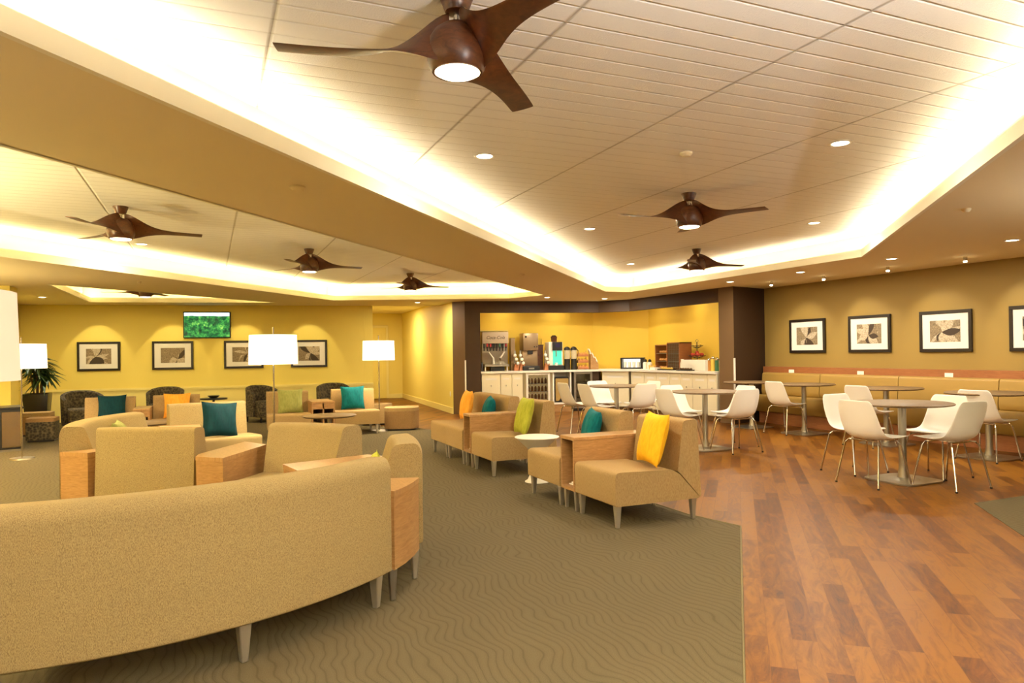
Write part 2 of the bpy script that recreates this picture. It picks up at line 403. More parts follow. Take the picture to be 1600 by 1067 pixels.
wall('wall_corridor_left', (3.3, 15.93), (3.2, 20.6), 0, 2.95, M['wall_yellow'], .1, 1)
bm = B(); box(bm, 3.2, 5.3, 15.8, 20.6, 2.5, 2.53); struct('ceiling', bm, M['soffit'])
# pillar left
bm = B(); prism(bm, [(-2.72, 12.6), (-2.72, 13.05), (-6.5, 13.2), (-6.5, 12.4)], 0, 2.95); struct('wall_pillar', bm, M['wall_yellow'])
# chair rail and baseboards
t = (Vector(YW1)-Vector(YW0)).normalized(); nn = Vector((t.y, -t.x))
def along(u, off): p = Vector(YW0)+t*u+nn*off; return (p.x, p.y)
LW = (Vector(YW1)-Vector(YW0)).length
bm = B(); prism(bm, [along(0, .03), along(LW, .03), along(LW, -.01), along(0, -.01)], .62, .67)
prism(bm, [along(0, .015), along(LW, .015), along(LW, -.01), along(0, -.01)], .58, .62); struct('trim_5', bm, M['wainscot'])
bm = B(); prism(bm, [along(0, .008), along(LW, .008), along(LW, -.01), along(0, -.01)], .11, .585); struct('trim_6', bm, M['wainscot'])
bm = B(); prism(bm, [along(0, .02), along(LW, .02), along(LW, -.01), along(0, -.01)], 0, .12); struct('baseboard_back', bm, M['wainscot'])
bm = B(); prism(bm, [(4.78, 14.42), (5.26, 20.6), (5.3, 20.6), (4.82, 14.42)], 0, .13); struct('baseboard_corridor', bm, M['wainscot'])
bm = B(); prism(bm, [(3.2, 20.57), (5.3, 20.57), (5.3, 20.62), (3.2, 20.62)], 0, .13); struct('baseboard_end', bm, M['wainscot'])
# door at corridor end
dr = bpy.data.objects.new('door_1', None); C.objects.link(dr); dr['kind'] = 'structure'; dr.location = (3.9, 20.57, 0)
bm = B(); box(bm, -.03, .95, -.03, 0, 0, 2.15); bevel(bm, .005, 1); obj('door_frame', bm, M['wainscot'], dr)
bm = B(); box(bm, .04, .88, -.045, -.02, .01, 2.08); box(bm, .16, .76, -.052, -.04, .25, 1.9); bevel(bm, .004, 1); obj('door_leaf', bm, M['wall_yellow'], dr)
# corridor wall plate
bm = B(); box(bm, -.035, .035, -.008, .0, -.055, .055); bevel(bm, .004, 2)
tag(obj('wall_socket', bm, M['white'], None, loc=(4.795, 14.62, .42), rotz=R(85.5)), 'small white wall plate low on the corridor wall beside the dark pillar', 'wall plate')

# ---- buffet alcove
bP, dP, eP, fP = (4.97, 14.1), (7.88, 13.5), (8.28, 12.9), (8.4, 9.78)
def lerp(a, b, k): return (a[0]+(b[0]-a[0])*k, a[1]+(b[1]-a[1])*k)
oL = (5.29, 14.03)
bm = B(); prism(bm, [(4.80, 14.42), bP, oL, (5.38, 14.42), (5.2, 14.6)], 0, HS+.02); o = struct('wall_column_left', bm, [M['wall_brown'], M['wall_dark']], 0)
o.data.polygons[3].material_index = 1
bm = B(); prism(bm, [(8.36, 10.12), fP, (9.32, 10.02), (9.32, 10.12), (9.1, 10.22)], 0, HS+.02); o = struct('wall_column_right', bm, [M['wall_brown'], M['wall_dark']], 0)
o.data.polygons[3].material_index = 1
fr = lerp(eP, fP, .895)
bm = B(); prism(bm, [oL, dP, eP, (8.36, 10.13), (8.50, 10.13), (8.42, 12.95), (7.95, 13.63), (5.32, 14.17)], 2.155, HS+.02); struct('wall_header', bm, M['wall_dark'], 0)
BW = [(5.30, 14.2), (5.42, 14.86), (8.18, 14.28), (9.12, 13.43), (9.12, 10.1)]
for i in range(len(BW)-1): wall('wall_alcove', BW[i], BW[i+1], 0, 2.95, M['wall_buffet'], .06, 1)
bm = B(); box(bm, 9.05, 9.15, 10.05, 10.16, .0, HS); struct('trim_7', bm, M['wall_buffet'])
# pale corner guards on the columns
for (x, y, r_) in ((4.965, 14.085, 0), (8.395, 9.765, 0)):
    bm = B(); box(bm, x-.012, x+.012, y-.012, y+.012, .08, 1.15); tag(obj('corner_guard', bm, M['mat_board']), 'pale corner guard strip on the %s dark pillar beside the buffet' % ('left' if x < 6 else 'right'), 'corner guard')

# ================================================================== LOUNGE SEATING
def leg_bm(x, y, z1, top=.05, bot=.028, dx=0, dy=0):
    bm = B(); v = box(bm, x-top/2, x+top/2, y-top/2, y+top/2, 0, z1)
    for p in v:
        if p.co.z < .001: p.co.x = x+dx+(p.co.x-x)*bot/top; p.co.y = y+dy+(p.co.y-y)*bot/top
    bevel(bm, .004, 1); return bm
SEAT0 = [(0, .165), (0, .415), (.50, .40), (.565, .362), (.742, .18), (.742, .165)]
BACK0 = [(.550, .385), (.605, .765), (.735, .772), (.765, .175), (.752, .175), (.577, .362)]
def make_chair(label, w, fab, cat='lounge chair', hs=1, group=None, name='lounge_chair'):
    t = thing(name, label, cat, group=group)
    SEAT_PROF = [(a, b*hs) for a, b in SEAT0]; BACK_PROF = [(a, b*hs) for a, b in BACK0]
    bm = B(); prism(bm, rounded(SEAT_PROF, [.012, .045, .02, 0, .01, .01]), -w/2, w/2, 'x'); bevel(bm, .02, 3, 40); obj('seat', bm, fab, t, 40)
    bm = B(); prism(bm, rounded(BACK_PROF, [0, .035, .035, .01, 0, 0]), -w/2+.002, w/2-.002, 'x'); bevel(bm, .02, 3, 40); obj('backrest', bm, fab, t, 40)
    for x in (-w/2+.045, w/2-.045):
        for y in (.04, .715): obj('leg', leg_bm(x, y, .175*hs), M['leg_metal'], t)
    return t
def make_unit(label, w=.235, h=.605, d=.74, fab=None, books=True):
    t = thing('table_unit', label, 'side table', group=None)
    bm = B(); box(bm, -w/2, w/2, .0, d, h-.03, h); bevel(bm, .004, 1); obj('table_top', bm, M['oak_top'], t)
    for s in (-1, 1):
        bm = B(); box(bm, s*w/2-(.022 if s > 0 else 0), s*w/2+(.022 if s < 0 else 0), .004, d-.004, .165, h-.03); obj('side_panel', bm, M['oak'], t)
    bm = B(); box(bm, -w/2+.022, w/2-.022, .004, d-.004, .165, .19); obj('shelf', bm, M['oak'], t)
    bm = B(); box(bm, -w/2+.022, w/2-.022, .30, .32, .19, h-.03); obj('back_panel', bm, M['wall_dark'], t)  # dark colour stands in for the shade inside the open unit
    for x in (-w/2+.03, w/2-.03):
        for y in (.04, .70): obj('leg', leg_bm(x, y, .17, .04, .025), M['leg_metal'], t)
    return t
def pillow_mesh(a=.21, th=.075, n=14):
    bm = B(); G = {}
    for sgn in (1, -1):
        for i in range(n+1):
            for j in range(n+1):
                u = -1+2*i/n; v = -1+2*j/n
                edge = i in (0, n) or j in (0, n)
                if sgn < 0 and edge: continue
                x = a*u*(1-.09*(1-v*v)); z = a*v*(1-.09*(1-u*u))
                y = sgn*th*((1-u**2)*(1-v**2))**.42 + .006*math.sin(7*u+3*v)*(1-u*u)*(1-v*v)
                G[(sgn, i, j)] = bm.verts.new((x, y if not edge else 0, z))
    def g(s, i, j): return G.get((s, i, j)) or G[(1, i, j)]
    for s in (1, -1):
        for i in range(n):
            for j in range(n): bm.faces.new((g(s, i, j), g(s, i+1, j), g(s, i+1, j+1), g(s, i, j+1)))
    return bm
def pillow(loc, rotz, mat, label, tilt=18, size=.2, roll=0, group=None, name='throw_pillow'):
    o = obj(name, pillow_mesh(size), mat, None, 60)
    o.rotation_euler = (Matrix.Rotation(rotz, 4, 'Z') @ Matrix.Rotation(R(-tilt), 4, 'X') @ Matrix.Rotation(R(roll), 4, 'Y')).to_euler()
    o.location = loc; tag(o, label, 'pillow', group); return o

# --- row B: front faces at x = 2.70 looking towards -X   (local -y -> world -X)
RB = R(-90)
g1 = 'armless tan chairs in the long row'
def placeB(y, w, label, src=None):
    c = make_chair(label, w, M['tan'], group=g1); c.location = (2.70, y, 0); c.rotation_euler = (0, 0, RB); return c
placeB(4.735, .62, 'tan armless chair at the near end of the row, yellow pillow on it')
placeB(5.64, .64, 'tan armless chair behind the white pedestal table, teal pillow on it')
placeB(7.18, .62, 'tan armless chair with lime green pillow in the middle of the row')
placeB(8.12, .63, 'tan armless chair with small teal pillow, beyond the second wooden unit')
placeB(8.755, .63, 'tan armless chair at the far end of the row with orange yellow pillow')
u = make_unit('oak side unit with open front between the two nearest tan chairs'); u.location = (2.70, 5.18, 0); u.rotation_euler = (0, 0, RB); u['group'] = 'oak side units'
u2 = dup(u, (2.70, 7.65, 0), RB, 'oak side unit between the green pillow chair and the far pair of chairs')
for y, dz in ((5.18, 0), (7.65, 0)):
    bm = B(); box(bm, 2.76, 2.98, y-.085, y+.085, .191, .20); box(bm, 2.78, 2.99, y-.08, y+.075, .20, .212); bevel(bm, .002, 1)
    tag(obj('magazine_stack', bm, M['paper']), 'white magazines lying inside the %s oak side unit of the row' % ('near' if y < 6 else 'far'), 'magazines')
pillow((3.16, 4.62, .62), RB-R(12), M['velvet_yellow'], 'bright yellow velvet pillow on the nearest tan chair', 15, .205)
pillow((3.18, 5.62, .60), RB-R(15), M['velvet_teal'], 'teal velvet pillow on the chair behind the white pedestal table', 15, .18, 4)
pillow((3.14, 7.02, .61), RB-R(8), M['velvet_green'], 'lime green velvet pillow on the middle chair of the row', 15, .205)
pillow((3.16, 8.12, .60), RB-R(14), M['velvet_teal'], 'small teal pillow in the far pair of tan chairs', 15, .165, 5)
pillow((3.08, 8.72, .62), RB-R(8), M['velvet_orange'], 'orange yellow pillow on the farthest chair of the row', 12, .2)
# white pedestal table
t = thing('pedestal_table', 'round white pedestal side table between the tan chairs', 'side table', (3.02, 6.44, 0))
bm = B(); lathe(bm, [(0, .455), (.215, .455), (.224, .451), (.224, .444), (.20, .432), (.05, .29)], 40); obj('table_top', bm, M['white'], t)
bm = B(); lathe(bm, [(.06, .31), (.045, .27), (.038, .2), (.05, .12), (.10, .02), (.125, .006), (.126, .0), (0, 0)], 40); obj('stem', bm, M['white'], t)

# --- curved seating in front
def sector_seat(label, cx, cy, Ro, a0, a1, legs, name='curved_sofa', zt=.765, fab=None, depth=.76, loc_seg=40, cat='sofa', sa=None):
    """a0<a1 degrees; outer radius is the back of the seat"""
    fab = fab or M['tan_pale']
    t = thing(name, label, cat, (cx, cy, 0), group='curved pale seating units')
    s = zt/.772
    back = [(Ro-u_+0, z*s) for u_, z in ((.285, .40), (.17, .765), (.03, .772), (0, .72), (0, .175), (.02, .165), (.18, .37))]
    seat = [(Ro-depth, .165), (Ro-depth, .415), (Ro-.27, .40), (Ro-.19, .365), (Ro-.022, .185), (Ro-.03, .165)]
    bm = B(); lathe_closed(bm, rounded(back, [0, .04, .05, .04, .008, 0, 0], 5), loc_seg, a0=R(a0), a1=R(a1)); bevel(bm, .016, 3, 50); obj('backrest', bm, fab, t, 40)
    bm = B(); lathe_closed(bm, rounded(seat, [.012, .045, 0, 0, 0, 0], 5), loc_seg, a0=R(sa[0] if sa else a0), a1=R(sa[1] if sa else a1)); bevel(bm, .016, 3, 50); obj('seat', bm, fab, t, 40)
    for a in legs:
        for r_ in (Ro-.05, Ro-depth+.06):
            q = leg_bm(0, 0, .175, .055, .03); bmesh.ops.rotate(q, verts=q.verts, cent=(0, 0, 0), matrix=Matrix.Rotation(R(a), 3, 'Z'))
            bmesh.ops.translate(q, verts=q.verts, vec=(r_*math.cos(R(a)), r_*math.sin(R(a)), 0)); obj('leg', q, M['leg_metal'], t)
    return t
def wedge(label, poly, h=.58, legs=True):
    cx = sum(p[0] for p in poly)/len(poly); cy = sum(p[1] for p in poly)/len(poly)
    t = thing('wedge_table', label, 'side table', (cx, cy, 0), group='oak wedge tables')
    P = [(x-cx, y-cy) for x, y in poly]
    bm = B(); prism(bm, P, h-.028, h); bevel(bm, .004, 1); obj('table_top', bm, M['oak_top'], t)
    Q = [(x*.985, y*.985) for x, y in P]
    bm = B(); prism(bm, Q, .165, h-.028); bevel(bm, .003, 1); obj('body', bm, M['oak'], t)
    k = [max(P, key=lambda p: p[0]*a+p[1]*b) for a, b in ((1, 1), (1, -1), (-1, 1), (-1, -1))]
    for p in k: obj('leg', leg_bm(p[0]*.88, p[1]*.88, .17, .045, .026), M['leg_metal'], t)
    return t
sector_seat('large curved pale tan sofa in the foreground, its back to the viewer', -.59, 5.14, 2.09, -97.5, -46, (-96, -69.6, -48))
wedge('oak wedge table at the right end of the big curved sofa', [(.885, 3.66), (.97, 3.76), (1.05, 3.88), (1.115, 4.0), (.56, 4.22), (.38, 4.19)])
sector_seat('pale curved chair right of the foreground wedge table, seen end on', -.73, 4.75, 2.0, -18.5, -2, (-16.5, -4), 'curved_chair', loc_seg=18, cat='chair')
wedge('oak wedge table in front of the pale chair facing the big sofa', [(.44, 4.92), (.50, 4.60), (1.30, 4.71), (1.04, 5.10)])
def face(d): return math.atan2(d[1], d[0])+PI/2          # rotz so that local -y points to d
def put_chair(label, back_mid, d, w, fab, h=None, name='lounge_chair', group=None):
    L = math.hypot(*d); d = (d[0]/L, d[1]/L)
    c = make_chair(label, w, fab, group=group, name=name); c.location = (back_mid[0]+d[0]*.75, back_mid[1]+d[1]*.75, 0); c.rotation_euler = (0, 0, face(d)); return c
gc = 'pale lounge chairs of the curved cluster'
sector_seat('pale wedge shaped chair between two oak tables, facing the big sofa', -.13, 4.87, 1.34, 26, 61.5, (29, 58), 'curved_chair', depth=.72, loc_seg=12, cat='chair')
wedge('oak wedge table joining the two pale chairs, centre left', [(-.10, 5.60), (.08, 5.42), (.42, 6.08), (.27, 6.38), (-.08, 5.74)])
put_chair('pale lounge chair seen squarely from behind, centre left', (-.46, 5.98), (.50, .87), .80, M['tan_pale'], group=gc)
wedge('oak wedge table between the curved two seater and the chair seen from behind', [(-1.07, 6.40), (-.86, 6.22), (-.62, 6.56), (-.66, 6.50), (-1.07, 6.43)][:3])
sector_seat('pale curved two seater at left with green pillow', .78, 6.83, 1.9, 143, 190.5, (145, 165, 178), 'curved_loveseat', depth=.62, loc_seg=30, sa=(143, 181))
put_chair('pale lounge chair with dark teal pillow, facing the viewer', (-.05, 9.05), (.24, -.97), .84, M['tan_pale'], group=gc)
wedge('small oak wedge table left of the chair with dark teal pillow', [(-.40, 7.85), (-.08, 7.85), (-.10, 8.25), (-.5, 8.3)])
pillow((.10, 8.52, .60), face((.24, -.97))+R(8), M['velvet_dark'], 'dark teal pillow on the pale chair facing the viewer', 14, .2, 5)
pillow((-.72, 7.2, .56), R(90), M['velvet_olive'], 'olive green pillow in the curved two seater', 20, .19)
pillow((.92, 4.40, .475), R(-95), M['velvet_green'], 'lime green pillow peeping over the foreground sofa', 15, .19, 10)

# --- middle distance row E, backs at about y = 12.3
ge = 'tan chairs in the middle distance'
def placeE(x, yb, w, label, rot=0):
    c = make_chair(label, w, M['tan'], group=ge, hs=.93); c.location = (x, yb-.75, 0); c.rotation_euler = (0, 0, rot); return c
placeE(-1.365, 12.20, .66, 'tan chair with dark teal pillow in front of the patterned tub chair', 0)
placeE(-.47, 12.25, .66, 'tan chair with orange pillow behind the pale cluster')
placeE(1.14, 12.25, .66, 'tan chair with moss green pillow behind the middle floor lamp', R(-3))
placeE(2.22, 12.35, .72, 'tan chair with teal pillow beside the round ottoman', R(-3))
def make_wide_unit(label, x, y, w, rot=0):
    t = thing('table_unit', label, 'side table', (x, y, 0), rot, 'oak side units')
    h = .56
    bm = B(); box(bm, -w/2, w/2, 0, .7, h-.03, h); bevel(bm, .004, 1); obj('table_top', bm, M['oak_top'], t)
    for s in (-w/2, -.011, w/2-.022):
        bm = B(); box(bm, s, s+.022, .004, .69, .165, h-.03); obj('side_panel', bm, M['oak'], t)
    bm = B(); box(bm, -w/2+.022, w/2-.022, .004, .69, .165, .19); obj('shelf', bm, M['oak'], t)
    bm = B(); box(bm, -w/2+.022, w/2-.022, .004, .03, h-.12, h-.03); obj('apron', bm, M['oak'], t)
    bm = B(); box(bm, -w/2+.022, w/2-.022, .66, .69, .19, h-.03); obj('back_panel', bm, M['wall_dark'], t)
    for xx in (-w/2+.03, w/2-.03):
        for yy in (.04, .66): obj('leg', leg_bm(xx, yy, .17, .04, .025), M['leg_metal'], t)
    return t
make_wide_unit('oak unit with two cubbies between the teal and orange pillow chairs', -.915, 11.5, .22)
make_wide_unit('oak unit with dark cubby between the green and teal pillow chairs', 1.665, 11.55, .36)
pillow((-1.33, 11.93, .57), R(2), M['velvet_dark'], 'dark teal pillow on the chair near the potted plant', 15, .19)
pillow((-.46, 11.95, .565), 0, M['velvet_orange'], 'orange pillow on the middle distance tan chair', 15, .19)
pillow((1.20, 11.95, .56), R(-3), M['velvet_olive'], 'moss green pillow on the tan chair behind the middle lamp', 15, .2)
pillow((2.22, 12.05, .575), R(-3), M['velvet_teal'], 'teal pillow on the tan chair beside the ottoman', 15, .2)
def round_table(label, x, y, D=.75, h=.45, mat=None):
    t = thing('coffee_table', label, 'coffee table', (x, y, 0), group='round coffee tables')
    bm = B(); lathe(bm, [(0, h), (D/2-.01, h), (D/2, h-.006), (D/2-.03, h-.028), (0, h-.028)], 40); obj('table_top', bm, mat or M['table_top'], t)
    bm = B(); disc_cyl(bm, .03, .02, h-.028, 20); obj('stem', bm, M['steel'], t)
    bm = B(); disc_cyl(bm, .2, 0, .018, 32, r1=.19); obj('base', bm, M['steel'], t)
round_table('round brown coffee table before the chairs with green and teal pillows', 1.56, 10.25)
round_table('round brown coffee table behind the pale curved two seater', -.78, 10.45)
# dark patterned tub chairs
def tub(label, x, y, rot):
    t = thing('tub_chair', label, 'armchair', (x, y, 0), rot, 'dark patterned tub chairs')
    n = 28; bm = B()
    prof = lambda top: [(.27, .12), (.27, top-.02), (.30, top), (.34, top-.02), (.33, .12)]
    rings = []
    for k in range(n+1):
        a = R(-22+224*k/n); f_ = (1-abs(k/n*2-1)**2.2); top = .58+.14*f_
        rings.append([bm.verts.new((r_*math.cos(a), r_*math.sin(a)*.95, z)) for r_, z in prof(top)])
    for k in range(n):
        for i in range(4): bm.faces.new((rings[k][i], rings[k+1][i], rings[k+1][i+1], rings[k][i+1]))
        bm.faces.new((rings[k][4], rings[k+1][4], rings[k+1][0], rings[k][0]))
    bm.faces.new(rings[0]); bm.faces.new(rings[-1]); obj('shell', bm, M['dark_pattern'], t, 50)
    bm = B(); box(bm, -.26, .26, -.30, .24, .1, .41); bevel(bm, .04, 3); obj('seat', bm, M['dark_pattern'], t)
    for xx in (-.22, .22):
        for yy in (-.24, .22): obj('leg', leg_bm(xx, yy, .13, .035, .025), M['black'], t)
tub('dark patterned tub chair nearest the potted plant, by the yellow wall', -2.10, 14.7, R(20))
tub('dark patterned tub chair under the screen, mostly hidden by tan chairs', -.80, 15.4, R(-8))
tub('dark patterned tub chair left of the middle floor lamp', .98, 14.85, R(30))
tub('dark patterned tub chair behind the cubby unit, below the end of the wall', 2.35, 14.9, R(-5))
t = thing('side_table', 'small dark round table by the yellow wall with a bowl on it', 'side table', (.06, 13.1, 0))
bm = B(); disc_cyl(bm, .22, .57, .595, 32); obj('table_top', bm, M['black'], t)
bm = B(); disc_cyl(bm, .02, .01, .57, 12); obj('stem', bm, M['black'], t); bm = B(); disc_cyl(bm, .14, 0, .012, 24); obj('base', bm, M['black'], t)
bm = B(); lathe(bm, [(0, 0), (.05, .0), (.10, .035), (.095, .04), (.045, .008), (0, .008)], 24); tag(obj('dark_bowl', bm, M['black'], loc=(.06, 13.1, .596)), 'low dark bowl on the small round table by the yellow wall', 'bowl')
# ottomans
def ottoman(label, x, y, w, d, h, mat, rot=0, rnd=.12):
    t = thing('ottoman', label, 'ottoman', (x, y, 0), rot)
    P = rounded([(-w/2, -d/2), (w/2, -d/2), (w/2, d/2), (-w/2, d/2)], rnd, 6)
    bm = B(); prism(bm, P, .03, h-.06); bevel(bm, .01, 1, 60); obj('body', bm, mat, t, 40)
    bm = B(); prism(bm, P, h-.058, h); bevel(bm, .02, 3, 60); obj('cushion', bm, M['tan'] if mat is not M['dark_pattern'] else M['brown_fabric'], t, 40)
    bm = B(); prism(bm, [(a*.9, b*.9) for a, b in P], 0, .03); obj('plinth', bm, M['black'], t)
ottoman('brown ottoman with tan top beside the right floor lamp', 3.06, 12.02, .58, .55, .385, M['brown_fabric'], R(-20), .2)
ottoman('low ottoman behind the brown one at the end of the yellow wall', 2.85, 13.15, .6, .5, .375, M['tan'], R(-10), .15)
ottoman('tall brown cube ottoman in front of the potted plant', -2.72, 14.35, .44, .44, .39, M['brown_fabric'], 0, .03)
ottoman('dark cube ottoman behind the waste cabinet', -2.45, 13.3, .40, .40, .37, M['dark_pattern'], 0, .03)
# waste cabinet
t = thing('waste_cabinet', 'dark topped waste cabinet with metal front panels at far left', 'bin', (-2.66, 11.95, 0), R(14))
bm = B(); box(bm, -.30, .2, .0, .55, .03, .60); bevel(bm, .006, 1); obj('body', bm, M['black'], t)
bm = B(); box(bm, -.33, .23, -.02, .58, .60, .625); bevel(bm, .004, 1); obj('table_top', bm, M['black'], t)
for x0 in (-.28, -.03):
    bm = B(); box(bm, x0, x0+.22, -.014, .0, .06, .56); bevel(bm, .003, 1); obj('door', bm, plain('smoked_steel', (.30, .21, .12), .22, .8), t)
bm = B(); box(bm, -.3, .2, -.006, .54, 0, .03); obj('plinth', bm, M['steel'], t)
# plant
t = thing('potted_plant', 'leafy green palm in a tall black pot at the left end of the yellow wall', 'plant', (-2.86, 15.1, 0))
bm = B(); v = box(bm, -.2, .2, -.2, .2, 0, .68)
for p in v:
    if p.co.z < .1: p.co.x *= .72; p.co.y *= .72
bevel(bm, .01, 2); obj('pot', bm, M['black'], t)
bm = B(); disc_cyl(bm, .17, .66, .685, 20); obj('soil', bm, M['wall_dark'], t)
rnd = random.Random(3)
for k in range(4):
    bm = B(); a = k*1.6; x, y = .05*math.cos(a), .05*math.sin(a); tube(bm, [(x, y, .68), (x*1.6, y*1.6, .9), (x*2.4, y*2.4, 1.0+.08*k)], .014, 8); obj('stem', bm, M['wall_brown'], t)
bm = B()
for k in range(4):
    a0 = k*1.6; hx, hy, hz = .12*math.cos(a0), .12*math.sin(a0), 1.0+.08*k
    for q in range(52):
        a = rnd.uniform(0, 2*PI); el = rnd.uniform(-.45, 1.35); L = rnd.uniform(.26, .40); wd = rnd.uniform(.018, .028)
        d = Vector((math.cos(a), math.sin(a), 0)); sd = Vector((-d.y, d.x, 0)); prev = None
        for i in range(7):
            s = i/6; p = Vector((hx, hy, hz))+d*(L*s*math.cos(el)+L*.15*s*s)+Vector((0, 0, L*s*math.sin(el)-.42*L*1.6*s*s))
            w_ = wd*math.sin(PI*min(1, .12+s*.88))**.7
            cur = (bm.verts.new(p+sd*w_), bm.verts.new(p-Vector((0, 0, w_*.5))), bm.verts.new(p-sd*w_))
            if prev: bm.faces.new((prev[0], cur[0], cur[1], prev[1])); bm.faces.new((prev[1], cur[1], cur[2], prev[2]))
            prev = cur
obj('foliage', bm, M['green'], t, 60)

# floor lamps
def floor_lamp(label, x, y, z0, z1, r_, mat, power, topr=None):
    t = thing('floor_lamp', label, 'floor lamp', (x, y, 0), group='white drum shade floor lamps')
    bm = B(); disc_cyl(bm, .14, 0, .018, 32, r1=.135); obj('base', bm, M['steel'], t)
    bm = B(); disc_cyl(bm, .011, .018, z1+.09, 12); obj('pole', bm, M['chrome'], t)
    topr = topr or r_*.97
    bm = B(); lathe(bm, [(r_, z0), (topr, z1), (topr-.004, z1), (r_-.004, z0), (r_, z0)], 48); obj('lamp_shade', bm, mat, t, 50)
    bm = B(); lathe(bm, [(.011, z1-.03), (topr-.004, z1-.01), (topr-.004, z1-.014), (.011, z1-.034)], 32); obj('diffuser', bm, mat, t, 50)
    point((x+.05, y-.05, z0+.12), power, WHITE, .06)
floor_lamp('floor lamp with white drum shade standing in front of the framed pictures', .665, 8.40, 1.205, 1.535, .265, M['shade'], 22)
floor_lamp('floor lamp with white drum shade beside the brown ottoman', 2.64, 11.9, 1.20, 1.53, .27, M['shade'], 22)
floor_lamp('floor lamp with white drum shade beside the waste cabinet at far left', -2.26, 11.0, 1.18, 1.50, .29, M['shade'], 18)
floor_lamp('tall floor lamp cut off by the left edge of the photo', -.935, 3.01, 1.225, 1.54, .31, M['shade_near'], 2)

# ================================================================== DINING
def make_table(D=.9):
    t = thing('cafe_table', 'x', 'table')
    bm = B(); lathe(bm, [(0, .76), (D/2-.012, .76), (D/2, .752), (D/2-.005, .742), (D/2-.05, .733), (0, .733)], 56); obj('table_top', bm, M['table_top'], t)
    bm = B(); lathe(bm, [(.036, .73), (.036, .12), (.05, .03)], 28); obj('column', bm, M['steel'], t)
    P = rounded([(-.27, -.27), (.27, -.27), (.27, .27), (-.27, .27)], .12, 6)
    bm = B(); prism(bm, P, 0, .014); bevel(bm, .004, 2, 60); bm2 = bm; lathe(bm2, [(.05, .03), (.11, .02), (.15, .014)], 28); obj('base', bm, M['steel'], t)
    return t
def make_shell_chair():
    t = thing('shell_chair', 'x', 'chair')
    prof = [(-.235, .452), (-.21, .462), (-.15, .452), (-.07, .440), (.02, .432), (.09, .434), (.14, .452), (.172, .49), (.192, .55), (.208, .63), (.222, .71), (.236, .785), (.240, .805)]
    n = len(prof); mcols = 16; bm = B(); grid = []
    for j, (y, z) in enumerate(prof):
        s = j/(n-1)
        hw = .222 if s < .5 else .222-.035*((s-.5)/.5)**2
        if j == 0: hw *= .86
        if j == 1: hw *= .96
        if j == n-1: hw *= .84
        if j == n-2: hw *= .95
        curl = .055*math.exp(-((s-.55)/.23)**2)+.006
        a = Vector(prof[min(j+1, n-1)])-Vector(prof[max(j-1, 0)]); nn = Vector((-a.y, a.x)).normalized()
        row = []
        for i in range(mcols+1):
            uu = -1+2*i/mcols; c = curl*abs(uu)**3.2
            row.append(bm.verts.new((uu*hw, y+nn.x*c, z+nn.y*c)))
        grid.append(row)
    for j in range(n-1):
        for i in range(mcols): bm.faces.new((grid[j][i], grid[j][i+1], grid[j+1][i+1], grid[j+1][i]))
    o = obj('seat_shell', bm, M['white_plastic'], t, 60)
    m = o.modifiers.new('thickness', 'SOLIDIFY'); m.thickness = .009; m.offset = 0
    m = o.modifiers.new('smooth', 'SUBSURF'); m.levels = 1; m.render_levels = 1
    for sx in (-1, 1):
        for sy in (-1, 1):
            bm = B(); tube(bm, [(sx*.13, sy*.09, .425), (sx*.165, sy*.125, .42), (sx*.185, sy*.145, .39), (sx*.235, sy*.215, .012)], .009, 10); lg = obj('leg', bm, M['chrome'], t)
            bm = B(); disc_cyl(bm, .011, 0, .014, 10, sx*.235, sy*.215); obj('foot', bm, M['black'], lg)
    bm = B(); tube(bm, [(-.15, -.10, .423), (.15, -.10, .423)], .008, 8); tube(bm, [(-.15, .10, .421), (.15, .10, .421)], .008, 8); tube(bm, [(0, -.10, .42), (0, .10, .42)], .008, 8); obj('seat_frame', bm, M['chrome'], t)
    return t
tb = make_table(); ch = make_shell_chair()
gt = 'round cafe tables'; gch = 'white shell chairs'
tabs = [((6.22, 4.85), 'round brown cafe table nearest the viewer with four white chairs'),
        ((8.36, 6.75), 'round cafe table by the green bench, behind the nearest table'),
        ((8.36, 8.18), 'round cafe table by the bench, one white chair at its left'),
        ((8.30, 9.25), 'cafe table at the far end of the bench by the dark pillar'),
        ((6.0, 7.56), 'round cafe table just behind the near end of the tan chair row'),
        ((5.90, 9.6), 'farthest cafe table, closest to the buffet cabinets'),
        ((8.34, 5.38), 'cafe table by the bench at the right edge of the photo')]
for i, (p, lb) in enumerate(tabs):
    if i == 0: tb.location = (*p, 0); tb['label'] = lb; tb['group'] = gt
    else: dup(tb, (*p, 0), 0, lb, gt)
W_, E_, N_, S_ = R(90), R(-90), 0, R(180)     # W_ faces +X, E_ faces -X, N_ faces -Y, S_ faces +Y
